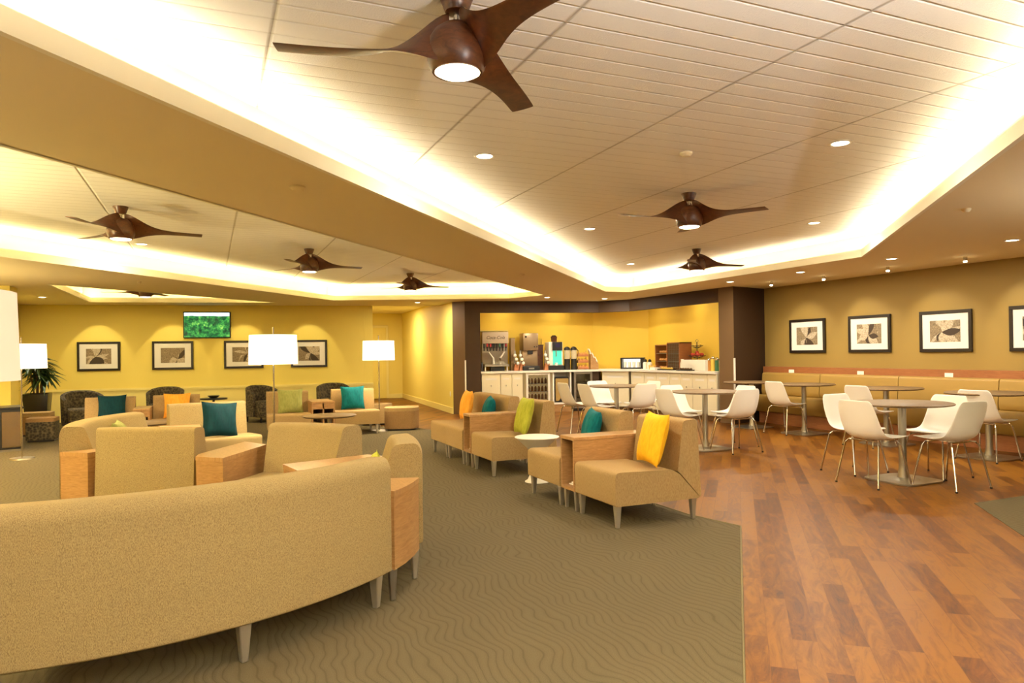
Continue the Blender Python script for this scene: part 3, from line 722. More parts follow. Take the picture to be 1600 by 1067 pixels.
chs = [((5.80, 4.84), W_, 'white shell chair at the left of the nearest table, back to the viewer'),
       ((6.22, 5.42), N_, 'white shell chair at the far side of the nearest table, left'),
       ((6.70, 4.86), E_, 'white shell chair right of the nearest table, its seat towards the viewer'),
       ((6.30, 4.42), S_, 'white shell chair in front of the nearest table, right side'),
       ((8.02, 6.74), W_, 'white shell chair at the bench table behind the nearest table'),
       ((8.12, 8.32), W_, 'white shell chair left of the third table along the bench'),
       ((8.16, 5.28), W_, 'white shell chair at the bench table on the right edge'),
       ((6.16, 7.16), S_, 'white shell chair right of the middle table, back towards the viewer'),
       ((6.50, 7.60), E_, 'white shell chair behind the one right of the middle table'),
       ((5.60, 7.60), W_, 'white shell chair left of the middle table'),
       ((6.02, 8.10), N_, 'white shell chair behind the left chair of the middle table'),
       ((5.42, 10.08), W_, 'white shell chair nearest the glass door cooler, partly hidden'),
       ((5.45, 9.45), W_, 'white shell chair under the left side of the farthest table'),
       ((5.98, 10.12), N_, 'white shell chair seen behind the farthest table post'),
       ((6.02, 9.18), S_, 'white shell chair right of the farthest table post, back to the viewer'),
       ((6.42, 9.66), E_, 'white shell chair at the right of the farthest table by the cabinets')]
for i, (p, r_, lb) in enumerate(chs):
    if i == 0: ch.location = (*p, 0); ch.rotation_euler = (0, 0, r_); ch['label'] = lb; ch['group'] = gch
    else: dup(ch, (*p, 0), r_, lb, gch)

# bench along the right wall
YB0, YB1 = 9.82, 2.5
t = thing('banquette', 'long olive upholstered bench along the ochre right wall', 'bench', (9.0, 6.2, 0))
def rel(bm): bmesh.ops.translate(bm, verts=bm.verts, vec=(-9.0, -6.2, 0)); return bm
seams = [YB0, 8.52, 7.11, 5.71, 4.31, 2.91, YB1]
for i in range(len(seams)-1):
    y1, y0 = seams[i]-.006, seams[i+1]+.006
    bm = B(); P = rounded([(9.05, .49), (9.03, .56), (9.06, .885), (9.19, .885), (9.19, .49)], [.03, .03, .04, .02, 0], 4); prism(bm, P, 0, 1, 'y')
    for v in bm.verts: v.co.y = y0 if v.co.y < .5 else y1
    bevel(bm, .016, 3, 60); obj('back_cushion', rel(bm), M['leather'], t, 40)
ys = [YB0+.03, 7.85, 5.0, YB1]
for i in range(3):
    y1, y0 = ys[i]-.003, ys[i+1]+.003
    bm = B(); P = rounded([(8.93, .20), (8.84, .36), (8.86, .50), (9.19, .49), (9.19, .20)], [.03, .08, .05, 0, 0], 5); prism(bm, P, 0, 1, 'y')
    for v in bm.verts: v.co.y = y0 if v.co.y < .5 else y1
    bevel(bm, .012, 3, 60); obj('seat_cushion', rel(bm), M['leather'], t, 40)
bm = B(); box(bm, 8.98, 9.28, YB1, YB0, .0, .20); obj('plinth', rel(bm), M['red_wood'], t)
bm = B(); box(bm, 9.19, 9.297, YB1, YB0+.12, .20, .985); bevel(bm, .003, 1); obj('back_panel', rel(bm), M['red_wood'], t)
for y, nm in ((9.26, 'far'), (7.86, 'middle'), (6.45, 'near')):
    s = thing('power_socket', 'white power socket on the wooden bench rail, %s one of the three' % nm, 'socket', (9.185, y, .905), 0, 'sockets on the bench rail')
    bm = B(); box(bm, 0, .006, -.06, .06, -.035, .035); bevel(bm, .003, 1); obj('plate', bm, M['white'], s)
    bm = B(); box(bm, -.004, .002, -.025, .025, -.015, .015); obj('outlet', bm, M['paper'], s)

# ================================================================== PICTURES, SCREEN
def picture(label, loc, rotz, w, h, seed, group, fw=.045):
    """hangs facing local -y, origin at centre"""
    rn = random.Random(seed)
    t = thing('framed_picture', label, 'picture', loc, rotz, group)
    bm = B()
    for x0, x1, z0, z1 in ((-w/2, w/2, h/2-fw, h/2), (-w/2, w/2, -h/2, -h/2+fw), (-w/2, -w/2+fw, -h/2+fw, h/2-fw), (w/2-fw, w/2, -h/2+fw, h/2-fw)): box(bm, x0, x1, -.03, 0, z0, z1)
    bevel(bm, .003, 1); obj('frame', bm, M['black_frame'], t)
    bm = B(); box(bm, -w/2+fw*.9, w/2-fw*.9, -.018, -.004, -h/2+fw*.9, h/2-fw*.9); obj('mat_board', bm, M['mat_board'], t)
    pw, ph = (w-2*fw)*.66, (h-2*fw)*.62
    bm = B(); mats = [M['sepia_mid'], M['sepia_dark'], M['sepia_light']]
    box(bm, -pw/2, pw/2, -.0195, -.017, -ph/2, ph/2)
    cx, cz = rn.uniform(-.2, .2)*pw, rn.uniform(-.35, .1)*ph; nf = 0
    for k in range(14):
        a = rn.uniform(0, 2*PI) if k > 6 else k*.9+rn.uniform(-.2, .2); L = rn.uniform(.35, .75)*pw; wd = rn.uniform(.05, .17)*pw; pts = []
        for q in range(20):
            tt = 2*PI*q/20; x = L/2+L/2*math.cos(tt); y = wd*math.sin(tt)*(.4+.6*math.sin(PI*min(1, x/L))); y += .18*L*(x/L)**2
            X = cx+x*math.cos(a)-y*math.sin(a); Z = cz+x*math.sin(a)+y*math.cos(a)
            pts.append((max(-pw/2, min(pw/2, X)), max(-ph/2, min(ph/2, Z))))
        clean = []
        for p in pts:
            if not clean or (abs(p[0]-clean[-1][0])+abs(p[1]-clean[-1][1])) > 1e-4: clean.append(p)
        if len(clean) < 4: continue
        yy = -.0197-.0002*k
        try:
            f = bm.faces.new([bm.verts.new((a_, yy, b_)) for a_, b_ in clean]); f.material_index = (2, 1, 2, 0, 2, 1, 2, 0, 2, 1, 0, 2, 1, 2)[k]
        except Exception: pass
    obj('print', bm, mats, t, 0)
    return t
wr = R(-90)     # local -y -> world -X  (hung on the right wall)
for (yc, w, nm, sd) in ((8.995, .77, 'leftmost of the pictures above the bench, pale petals in sepia', 11), (7.775, .75, 'sepia branch picture in black frame above the bench', 12), (6.56, .75, 'sepia flower picture in black frame above the bench, largest', 13), (5.33, .76, 'framed picture above the bench cut by the right edge of the photo', 14)):
    picture(nm, (9.297, yc, 1.51), wr, w, .57, sd, 'pictures above the bench')
ya = math.atan2(t_.y, t_.x) if (t_ := (Vector(YW1)-Vector(YW0)).normalized()) else 0
def onY(x):  # point on yellow wall for world x
    k = (x-YW0[0])/(YW1[0]-YW0[0]); return (x+.001*0, YW0[1]+(YW1[1]-YW0[1])*k-.004)
for (xc, w, nm, sd) in ((-2.095, .80, 'sepia flower picture, leftmost on the yellow wall', 21), (-.705, .80, 'sepia petal picture below the screen on the yellow wall', 22), (.69, .80, 'sepia leaf picture half hidden by the middle lamp shade', 23), (2.03, .77, 'sepia picture at the right end of the yellow wall', 24)):
    p = onY(xc); picture(nm, (p[0], p[1], 1.34), ya, w, .60, sd, 'pictures on the yellow wall')
p = onY(-.03); t = thing('wall_screen', 'flat screen showing a green forest high on the yellow wall', 'television', (p[0], p[1], 1.98), ya)
bm = B(); box(bm, -.47, .47, -.05, 0, -.28, .28); bevel(bm, .006, 2); obj('bezel', bm, M['black'], t)
bm = B(); box(bm, -.45, .45, -.053, -.049, -.26, .26); obj('display', bm, M['forest'], t)

# ================================================================== BUFFET
cT = .90
bm = B(); prism(bm, [(5.30, 14.035), (7.87, 13.50), (8.28, 12.93), (8.37, 10.26), (9.09, 10.26), (9.09, 13.38), (8.15, 14.22), (5.44, 14.80)], cT-.04, cT); bevel(bm, .004, 1)
tag(obj('countertop', bm, M['white']), 'continuous white worktop running along the buffet alcove', 'worktop')
def cabinet(label, a, b, parts, label_on=True, depth=.55, group='cream buffet cabinets'):
    d = Vector((b[0]-a[0], b[1]-a[1])); L = d.length; d.normalize()
    inn = .035
    t = thing('base_cabinet', label, 'cabinet', (a[0]-d.y*inn, a[1]+d.x*inn, 0), math.atan2(d.y, d.x), group)
    bm = B(); box(bm, .003, L-.003, 0.016, depth, .09, cT-.041); obj('body', bm, M['cream'], t)
    bm = B(); box(bm, .003, L-.003, .05, depth, 0, .09); obj('plinth', bm, M['wall_brown'], t)
    for i in range(parts):
        x0 = L*i/parts+.006; x1 = L*(i+1)/parts-.006
        bm = B(); box(bm, x0, x1, 0, .016, .10, cT-.05); bevel(bm, .002, 1); dd = obj('door', bm, M['cream'], t)
        bm = B(); box(bm, (x0+x1)/2-.008, (x0+x1)/2+.008, -.012, 0, .58, .61); obj('knob', bm, M['steel'], dd)
        bm = B(); box(bm, x0+(x1-x0)*.2, x1-(x1-x0)*.2, -.001, 0, .72, .76); obj('notice', bm, M['mat_board'], dd)
    return t
def onL(X): return (X, 14.03+(X-5.29)*(-.2046))
cabinet('cream cabinet at the left end of the buffet below the drink dispenser', onL(5.31), onL(5.71), 1)
cabinet('cream two door cabinet left of the drinks fridge', onL(5.71), onL(6.19), 2)
def fridge(label, a, b, fill=True):
    d = Vector((b[0]-a[0], b[1]-a[1])); L = d.length; d.normalize()
    t = thing('glass_fridge', label, 'fridge', (a[0]-d.y*.03, a[1]+d.x*.03, 0), math.atan2(d.y, d.x))
    bm = B(); box(bm, 0, .03, .02, .5, .06, cT-.045); box(bm, L-.03, L, .02, .5, .06, cT-.045); box(bm, .03, L-.03, .47, .5, .06, cT-.045); box(bm, .03, L-.03, .02, .5, cT-.075, cT-.045); box(bm, .03, L-.03, .02, .5, .06, .1)
    obj('body', bm, M['fridge_in'] if fill else M['steel'], t)
    bm = B()
    for q in ((0, .045, .07, cT-.05), (L-.045, L, .07, cT-.05), (.045, L-.045, cT-.09, cT-.05), (.045, L-.045, .07, .11)): box(bm, q[0], q[1], 0, .02, q[2], q[3])
    dd = obj('door', bm, M['mat_board'] if fill else M['steel'], t)
    bm = B(); box(bm, .045, L-.045, .008, .012, .11, cT-.09); obj('glass_pane', bm, M['glass'], dd)
    bm = B()
    for z in (.27, .44, .61): box(bm, .03, L-.03, .03, .46, z, z+.008)
    obj('shelf', bm, M['steel'], t)
    bm = B(); box(bm, .0, L, .04, .48, 0, .06); obj('plinth', bm, M['black'], t)
    return t, d, L
a, b = onL(6.26), onL(6.78); fr_, d, L = fridge('glass door drinks fridge with rows of bottles under the worktop', a, b)
bottle = None
for si, z in enumerate((.103, .279, .449, .619)):
    for q in range(6):
        x = .075+q*(L-.15)/5; P = (a[0]-d.y*.03+d.x*x-d.y*.10, a[1]+d.x*.03+d.y*x+d.x*.10, z)
        if bottle is None:
            bottle = thing('drink_bottle', '', 'bottle', P, 0, 'bottles in the drinks fridge')
            bm = B(); lathe(bm, [(0, 0), (.026, 0), (.028, .01), (.028, .08), (.012, .11), (.012, .125)], 14); obj('glass_body', bm, plain('brown_bottle', (.22, .09, .03), .25), bottle)
            bm = B(); disc_cyl(bm, .014, .122, .135, 12); obj('cap', bm, M['white'], bottle)
            o = bottle
        else: o = dup(bottle, P, 0, '', 'bottles in the drinks fridge')
        o['label'] = 'small bottle on the %s shelf of the drinks fridge' % ('bottom', 'second', 'third', 'top')[si]
# bin surround
a, b = onL(6.84), onL(7.25); d = Vector((b[0]-a[0], b[1]-a[1])); L = d.length; d.normalize()
t = thing('waste_bin', 'white framed waste unit with golden swing panel under the worktop', 'bin', (a[0]-d.y*.03, a[1]+d.x*.03, 0), math.atan2(d.y, d.x))
bm = B(); box(bm, 0, .03, 0, .5, .16, cT-.045); box(bm, L-.03, L, 0, .5, .16, cT-.045); box(bm, .03, L-.03, 0, .5, .16, .20); box(bm, .03, L-.03, .3, .5, .2, cT-.045); obj('surround', bm, M['white'], t)
bm = B(); box(bm, 0.0, L, .01, .5, 0, .16); obj('plinth', bm, M['oak'], t)
bm = B(); prism(bm, rounded([(.05, .22), (L-.05, .22), (L-.05, .76), (.05, .76)], .03, 4), .02, .06, 'y'); obj('bin_rim', bm, M['black'], t)
bm = B(); prism(bm, rounded([(.065, .235), (L*.32, .235), (L*.42, .30), (L*.58, .30), (L*.68, .235), (L-.065, .235), (L-.065, .72), (.065, .72)], .02, 3), .005, .02, 'y'); obj('swing_panel', bm, M['gold_panel'], t)
a, b = onL(7.31), onL(7.72); fridge('plain steel glass door cooler at the corner of the buffet', a, b, False)
bm = B(); prism(bm, [(7.73, 13.57), (7.88, 13.54), (8.2, 14.0), (7.9, 14.1)], 0, cT-.042)
tag(obj('gap_shade_panel', bm, M['wall_dark']), 'dark sheet standing in for the shaded gap between the steel cooler and the corner cabinet', 'panel')  # the open gap's shade, made as a dark block
cabinet('cream corner cabinet between cooler and right hand run', (7.90, 13.47), (8.27, 12.97), 1, depth=.4)
for (y1, y0, n_, nm) in ((12.95, 12.47, 1, 'cream cabinet first in the right hand buffet run, by the corner'), (12.47, 11.62, 2, 'cream two door cabinet of the buffet below the wooden pastry display'), (11.62, 10.93, 2, 'cream two door cabinet below the fruit stand'), (10.93, 10.51, 1, 'cream cabinet below the white tray box'), (10.51, 10.26, 1, 'last cream cabinet of the buffet beside the right dark pillar')):
    cabinet(nm, (8.29+(12.9-y1)*.032, y1), (8.29+(12.9-y0)*.032, y0), n_)

dL = Vector((.9797, -.2004)); aL = math.atan2(dL.y, dL.x)
def pL(X, off=.35): return (X, 14.03+(X-5.29)*(-.2046)+off*1.02, cT)
# drink dispenser
t = thing('drink_dispenser', 'wide soft drink fountain with lettering and row of nozzles', 'drink dispenser', pL(5.74, .40), aL)
bm = B(); box(bm, -.29, .29, -.0, .26, .12, .86); bevel(bm, .01, 2); obj('body', bm, M['steel'], t)
bm = B(); box(bm, -.29, .29, -.10, .0, .60, .86); bevel(bm, .008, 2); obj('sign_panel', bm, plain('beige_sign', (.62, .5, .36), .5), t)
bm = B(); box(bm, -.34, .28, -.14, .26, .868, .885); obj('canopy', bm, M['wainscot'], t)
bm = B(); box(bm, -.26, .28, -.2, .02, .10, .15); bevel(bm, .005, 1); obj('drip_tray', bm, M['steel'], t)
for x in (-.24, .24):
    for y in (-.16, .22):
        bm = B(); box(bm, x-.012, x+.012, y-.012, y+.012, 0, .12); obj('leg', bm, M['mat_board'], t)
bm = B(); box(bm, -.1, .2, -.1, .1, .0, .09); obj('pump_box', bm, M['black'], t)
cols = ['black', 'red', 'red', 'black', 'black', 'jar_green', 'black', 'red']
for k in range(8):
    x = -.25+k*.068
    bm = B(); box(bm, x-.02, x+.02, -.13, -.09, .50, .60); disc_cyl(bm, .012, .44, .50, 10, x, -.115); nz_ = obj('nozzle', bm, M['black'], t)
    bm = B(); box(bm, x-.017, x+.017, -.136, -.13, .53, .595); obj('flavour_badge', bm, M[cols[k]], nz_)
for x in (-.05, .10):
    bm = B(); tube(bm, [(x-.1 if x < 0 else x+.10, -.09, .42), (x, -.10, .28), (x, -.11, .15)], [.012, .02, .026], 8); obj('splash_guide', bm, M['paper'], t)
cu = bpy.data.curves.new('lettering', 'FONT'); cu.body = 'Coca-Cola'; cu.size = .095; cu.shear = .35; cu.extrude = .001; cu.align_x = 'CENTER'; cu.offset = .0005
to = bpy.data.objects.new('lettering_src', cu); C.objects.link(to)
bpy.context.view_layer.update()
me = bpy.data.meshes.new_from_object(to.evaluated_get(bpy.context.evaluated_depsgraph_get())); bpy.data.objects.remove(to)
me.materials.clear(); me.materials.append(M['ink'])
lo = bpy.data.objects.new('lettering', me); C.objects.link(lo); lo.parent = t; lo.location = (0, -.102, .70); lo.rotation_euler = (R(90), 0, 0)
# tall black bottle left of dispenser
bm = B(); lathe(bm, [(0, 0), (.04, 0), (.04, .12), (.02, .16), (.02, .2)], 16); tag(obj('syrup_jug', bm, M['black'], loc=pL(5.40, .25)), 'small black jug at the left end of the buffet worktop', 'jug')
# cup racks
def cup_rack(label, X, cols_, glabel):
    t = thing('cup_holder', label, 'cup holder', pL(X, .30), aL)
    for c_ in range(cols_):
        x = -.06+c_*.12 if cols_ > 1 else 0
        bm = B(); v = box(bm, x-.05, x+.05, -.02, .10, 0, .16); 
        for p in v:
            if p.co.z > .1: p.co.x += .035; p.co.y += .02
        bevel(bm, .004, 1); obj('bin_section', bm, M['terracotta'], t)
    for c_ in range(cols_):
        for k in range(3):
            x = (-.06+c_*.12 if cols_ > 1 else 0)-.03+.03*(2-k); z = .16+k*.085
            P = loc_of(pL(X, .30), dL, x, -.03, cT+z)
            bm = B(); lathe(bm, [(0, 0), (.034, 0), (.038, .01), (.036, .03), (.028, .05), (0, .055)], 16)
            o = obj('cup_stack', bm, M['paper'], None, 50, loc=P); o.rotation_euler = (R(75), 0, aL); tag(o, '%s, %s' % (glabel, ('lowest', 'middle', 'top')[k]+(' of the left column' if c_ == 0 and cols_ > 1 else ' of the right column' if cols_ > 1 else ' one')), 'cups', 'white cup stacks')
        bm = B(); box(bm, x-.002, x+.03, .01, .04, .14, .44); obj('upright', bm, M['steel'], t)
cup_rack('orange brown cup holder between drink fountain and ice machine', 6.22, 2, 'white cup stack in the double holder by the drink fountain')
cup_rack('orange brown cup holder right of the ice machine', 6.83, 1, 'white cup stack in the single holder by the coffee machine')
# ice machine
t = thing('ice_machine', 'tall bronze steel ice and water machine on the buffet', 'ice machine', pL(6.50, .36), aL)
IM = plain('bronze_steel', (.36, .25, .14), .35, .6)
bm = B(); box(bm, -.17, .17, -.08, .32, .44, .82); bevel(bm, .012, 2); obj('hopper', bm, IM, t)
bm = B(); box(bm, -.17, .17, .0, .30, .10, .44); bevel(bm, .006, 2); obj('body', bm, IM, t)
bm = B(); box(bm, -.06, .05, -.06, .0, .36, .44); obj('chute', bm, M['black'], t)
bm = B(); box(bm, -.19, .19, -.12, .30, .0, .10); bevel(bm, .01, 2); obj('drip_base', bm, M['black'], t)
bm = B(); box(bm, -.06, .06, -.13, -.1, .03, .06); obj('grille', bm, M['steel'], t)
for x in (.08, .135):
    bm = B(); disc_cyl(bm, .014, 0, .01, 14); bmesh.ops.rotate(bm, verts=bm.verts, cent=(0, 0, 0), matrix=Matrix.Rotation(R(90), 3, 'X')); bmesh.ops.translate(bm, verts=bm.verts, vec=(x, -.08, .52)); obj('button', bm, M['black'], t)
bm = B(); box(bm, -.13, -.09, -.084, -.08, .72, .76); obj('badge', bm, M['wall_dark'], t)
# box behind left of ice machine
bm = B(); box(bm, -.05, .05, -.1, .1, 0, .72); bevel(bm, .006, 1); tag(obj('water_filter', bm, IM, loc=pL(6.18, .55), rotz=aL), 'slim bronze box between drink fountain and ice machine', 'filter')
# coffee machine
t = thing('coffee_machine', 'coffee machine with lit teal front and black control panel', 'coffee machine', pL(7.06, .36), aL)
bm = B(); box(bm, -.16, .16, -.06, .3, .10, .62); bevel(bm, .01, 2); obj('body', bm, M['white'], t)
bm = B(); box(bm, -.07, .13, -.07, -.05, .12, .44); obj('lit_front', bm, M['teal_glow'], t)
bm = B(); box(bm, -.08, .14, -.10, -.04, .43, .62); bevel(bm, .006, 1); obj('control_panel', bm, M['black'], t)
bm = B(); box(bm, -.02, .08, -.104, -.10, .50, .59); obj('small_display', bm, M['screen_dark'], t)
bm = B(); box(bm, -.18, .18, -.10, .3, 0, .10); bevel(bm, .008, 1); obj('drip_base', bm, M['black'], t)
bm = B(); disc_cyl(bm, .06, .62, .74, 20, -.01, .05, .075); obj('bean_hopper', bm, M['walnut'], t)
bm = B(); disc_cyl(bm, .06, .74, .77, 20, -.01, .05, .04); obj('hopper_lid', bm, M['black'], t)
bm = B(); tube(bm, [(.0, -.09, .44), (.0, -.09, .30)], .012, 8); obj('spout', bm, M['steel'], t)
bm = B(); disc_cyl(bm, .03, 0, .06, 14, r1=.034); tag(obj('paper_cup', bm, M['paper'], loc=loc_of(pL(7.06, .36), dL, 0, -.08, cT+.10)), 'cup on the tray of the coffee machine', 'cup')
t = thing('glass_canister', 'clear jar on a dark stand beside the coffee machine', 'canister', pL(6.79, .55), aL)
bm = B(); box(bm, -.07, .07, -.07, .07, 0, .56); obj('stand', bm, M['walnut'], t); bm = B(); disc_cyl(bm, .055, .56, .70, 20, r1=.06); obj('jar', bm, M['glass'], t); bm = B(); box(bm, -.08, .08, -.08, .08, .55, .565); obj('tray', bm, M['black'], t)
# coffee pots
for k, X in enumerate((7.30, 7.45)):
    t = thing('coffee_urn', 'black based glass coffee urn, %s of the pair' % ('left' if k == 0 else 'right'), 'coffee urn', pL(X, .30), aL, 'coffee urns')
    bm = B(); disc_cyl(bm, .07, 0, .24, 24, r1=.066); obj('base', bm, M['black'], t)
    bm = B(); lathe(bm, [(.066, .24), (.07, .42), (.055, .45)], 24); obj('glass_body', bm, plain('cloudy_glass', (.5, .42, .26), .2), t)
    bm = B(); lathe(bm, [(.074, .44), (.068, .48), (.035, .51), (0, .515)], 24); obj('lid', bm, M['black'], t)
    bm = B(); tube(bm, [(.06, -.0, .46), (.1, -.02, .42), (.1, -.02, .3), (.065, -.01, .24)], .01, 8); obj('handle', bm, M['black'], t)
# pastry racks
t = thing('pastry_rack', 'three tier rack of orange bread bins beside the coffee urns', 'rack', pL(7.66, .34), aL)
for k in range(3):
    z = .01+k*.14
    bm = B(); box(bm, -.12, .12, -.1, .1, z, z+.012); box(bm, -.12, .12, -.10, -.088, z, z+.05); box(bm, -.12, -.108, -.1, .1, z, z+.05); box(bm, .108, .12, -.1, .1, z, z+.05); obj('tier', bm, M['terracotta'], t)
bm = B()
for x in (-.12, .12):
    for y in (-.1, .1): tube(bm, [(x, y, 0), (x, y, .42)], .006, 6)
obj('frame', bm, M['oak'], t)
for k in range(3):
    for q in range(3):
        bm = B(); blob(bm, (0, 0, 0), .045, .075, .045, 2)
        o = obj('bread_roll', bm, M['bread'], None, 60, loc=loc_of(pL(7.66, .34), dL, -.07+q*.07, -.02, cT+.058+k*.14)); tag(o, 'bread roll %s on the %s tier of the bread rack' % (('at the left', 'in the middle', 'at the right')[q], ('bottom', 'middle', 'top')[k]), 'bread', 'bread rolls on the rack')
t = thing('snack_stand', 'slanted brown stand with snack packets right of the bread rack', 'stand', pL(7.90, .30), aL)
bm = B(); v = box(bm, -.09, .09, -.08, .08, 0, .34)
for p in v:
    if p.co.z > .3 and p.co.x > 0: p.co.z = .12
bevel(bm, .004, 1); obj('body', bm, M['oak'], t)
for k in range(5):
    o = bpy.data.objects.new('snack_packet', None)
    bm = B(); box(bm, -.012, .012, -.05, .05, 0, .13); bevel(bm, .004, 1); P = loc_of(pL(7.90, .30), dL, -.08+k*.035, -.04, cT+.34-.045*k)
    q = obj('snack_packet', bm, M['bread'] if k % 2 else M['paper'], None, 40, loc=P); q.rotation_euler = (0, R(-25), aL); tag(q, '%s packet in the slanted snack stand, number %d from its tall side' % ('orange' if k % 2 else 'pale', k+1), 'packet', 'snack packets')
# right hand run, frame facing -X
AR = R(-90)
def pR(y, x=8.62): return (x, y, cT)
t = thing('countertop_display', 'black framed countertop display with lit glasses behind its window', 'display case', (8.60, 13.32, cT), R(-42))
bm = B(); box(bm, -.26, .26, 0, .22, .0, .03); box(bm, -.26, .26, 0, .22, .22, .25); box(bm, -.26, -.22, 0, .22, .03, .22); box(bm, .18, .26, 0, .22, .03, .22); box(bm, -.22, .18, .2, .22, .03, .22); obj('case', bm, M['black'], t)
bm = B(); box(bm, -.22, .18, .19, .2, .03, .22); obj('lit_back', bm, plain('lit_back', (.9, .85, .7), .5, emit=(1, .92, .75), es=.6), t)
for k in range(4):
    bm = B(); disc_cyl(bm, .03, 0, .12, 14, r1=.035); P = loc_of((8.60, 13.32), (math.cos(R(-42)), math.sin(R(-42))), -.17+k*.10, .08, cT+.032)
    tag(obj('drinking_glass', bm, M['paper'], loc=P), 'pale glass in the black display, %s from the left' % ('first', 'second', 'third', 'fourth')[k], 'glass', 'glasses in the black display')
for k, P in enumerate(((8.72, 12.98), (8.71, 12.80))):
    t = thing('sauce_bottle', 'cream bottle with black cap, %s of the two by the black display' % ('left' if k == 0 else 'right'), 'bottle', (*P, cT), 0, 'cream bottles')
    bm = B(); lathe(bm, [(0, 0), (.05, 0), (.052, .02), (.052, .13), (.03, .16)], 20); obj('bottle_body', bm, M['paper'], t)
    bm = B(); lathe(bm, [(.036, .155), (.034, .20), (.012, .215), (0, .215)], 16); obj('cap', bm, M['black'], t)
for k, y in enumerate((12.62, 12.50)):
    bm = B(); lathe(bm, [(0, 0), (.045, 0), (.055, .09), (.05, .09), (.04, .01), (0, .01)], 20); tag(obj('amber_tumbler', bm, plain('amber_glass', (.7, .4, .1), .2), loc=pR(y)), 'amber glass bowl on the worktop, %s of two' % ('left' if k == 0 else 'right'), 'bowl', 'amber bowls')
# wooden pastry display
t = thing('pastry_display', 'wooden display cabinet with wire shelves on the buffet', 'display case', (8.62, 12.05, cT), AR)
bm = B()
for q in ((-.42, -.40, 0, .30, 0, .52), (.40, .42, 0, .3, 0, .56), (-.42, .0, 0, .3, .50, .52), (.0, .42, 0, .3, .54, .56), (-.42, .42, .28, .3, 0, .02), (-.42, .42, 0, .3, 0, .015), (-.01, .01, 0, .3, 0, .54)): box(bm, *q)
obj('frame', bm, M['red_wood'], t)
bm = B()
for z in (.17, .33): box(bm, -.40, .40, .02, .28, z, z+.008)
obj('shelf', bm, M['steel'], t)
bm = B()
for i in range(12): box(bm, .04+i*.03, .045+i*.03, .0, .005, .03, .54)
for i in range(10): box(bm, .03, .40, .0, .005, .05+i*.052, .054+i*.052)
obj('wire_door', bm, M['steel'], t)
for r_ in range(3):
    for q in range(4):
        bm = B(); blob(bm, (0, 0, .03), .04, .05, .03, 2); P = (8.62+.10, 12.05+.34-q*.095, cT+(.016, .179, .339)[r_])
        tag(obj('pastry', bm, M['bread'], None, 60, loc=P), 'brown pastry on the %s shelf of the wooden display' % ('bottom', 'middle', 'top')[r_], 'pastry', 'pastries in the wooden display')
# low dishes in front
def tray_of(label, y, x, w, d_, n_, mat, kind, lbl):
    t = thing('serving_tray', label, 'tray', (x, y, cT), AR)
    bm = B(); box(bm, -w/2, w/2, -d_/2, d_/2, 0, .01); box(bm, -w/2, w/2, -d_/2, -d_/2+.008, .01, .022); box(bm, -w/2, w/2, d_/2-.008, d_/2, .01, .022); obj('tray_base', bm, M['black'], t)
    for k in range(n_):
        bm = B(); blob(bm, (0, 0, .024), .032, .032, .022, 2)
        tag(obj(kind, bm, mat, None, 60, loc=(x, y+w/2-.06-k*(w-.1)/max(1, n_-1), cT+.011)), lbl, 'food', lbl+'s')
tray_of('black tray of small cakes in front of the wooden display', 11.9, 8.50, .42, .16, 5, M['banana'], 'cake', 'small yellow cake on the black tray')
tray_of('black tray beside the white box', 11.25, 8.47, .42, .12, 5, M['wall_brown'], 'biscuit', 'dark biscuit on the black tray')
bm = B(); v = box(bm, -.1, .1, -.07, .07, 0, .05); bevel(bm, .01, 2); tag(obj('napkin_block', bm, M['paper'], loc=(8.5, 12.3, cT), rotz=R(20)), 'white stack of napkins before the wooden display', 'napkins')
for k, (y, h_) in enumerate(((11.62, .22), (11.50, .17), (11.42, .2))):
    bm = B(); lathe(bm, [(0, 0), (.045, 0), (.05, h_*.6), (.03, h_*.85), (.035, h_), (0, h_)], 18); tag(obj('cream_jug', bm, M['paper'], loc=(8.68, y, cT)), 'cream jug on the buffet, %s of the three left of the white box' % ('left', 'middle', 'right')[k], 'jug', 'cream jugs')
bm = B(); box(bm, -.36, .36, -.1, .1, 0, .21); bevel(bm, .012, 2); tag(obj('white_crate', bm, M['white'], loc=(8.66, 11.12, cT), rotz=AR), 'white cloth covered box on the right part of the buffet', 'box')
# fruit stand
t = thing('fruit_stand', 'two tier wire fruit stand behind the white box', 'fruit stand', (8.92, 11.46, cT))
bm = B(); tube(bm, [(0, 0, 0), (0, 0, .55)], .008, 8); tube(bm, [(0, 0, .55), (.0, .05, .58), (0, 0, .61), (0, -.05, .58), (0, 0, .55)], .005, 6); obj('post', bm, M['black'], t)
for z, r_ in ((.24, .17), (.44, .12)):
    bm = B()
    for rr in (r_, r_*.7, r_*.35): tube(bm, [(rr*math.cos(a), rr*math.sin(a), z+(.05 if rr == r_ else .02 if rr > r_*.5 else 0)) for a in [2*PI*k/20 for k in range(21)]], .004, 6)
    for k in range(8): a = 2*PI*k/8; tube(bm, [(0, 0, z), (r_*.7*math.cos(a), r_*.7*math.sin(a), z+.02), (r_*math.cos(a), r_*math.sin(a), z+.05)], .003, 6)
    obj('basket', bm, M['black'], t)
for k in range(7):
    a = k*2*PI/6; rr = .10 if k < 6 else 0; bm = B(); blob(bm, (0, 0, 0), .042, .042, .038, 2)
    tag(obj('apple', bm, M['apple'], None, 60, loc=(8.92+rr*math.cos(a), 11.46+rr*math.sin(a), cT+.305+(.04 if k == 6 else 0))), 'red apple in the lower basket of the fruit stand', 'fruit', 'apples in the fruit stand')
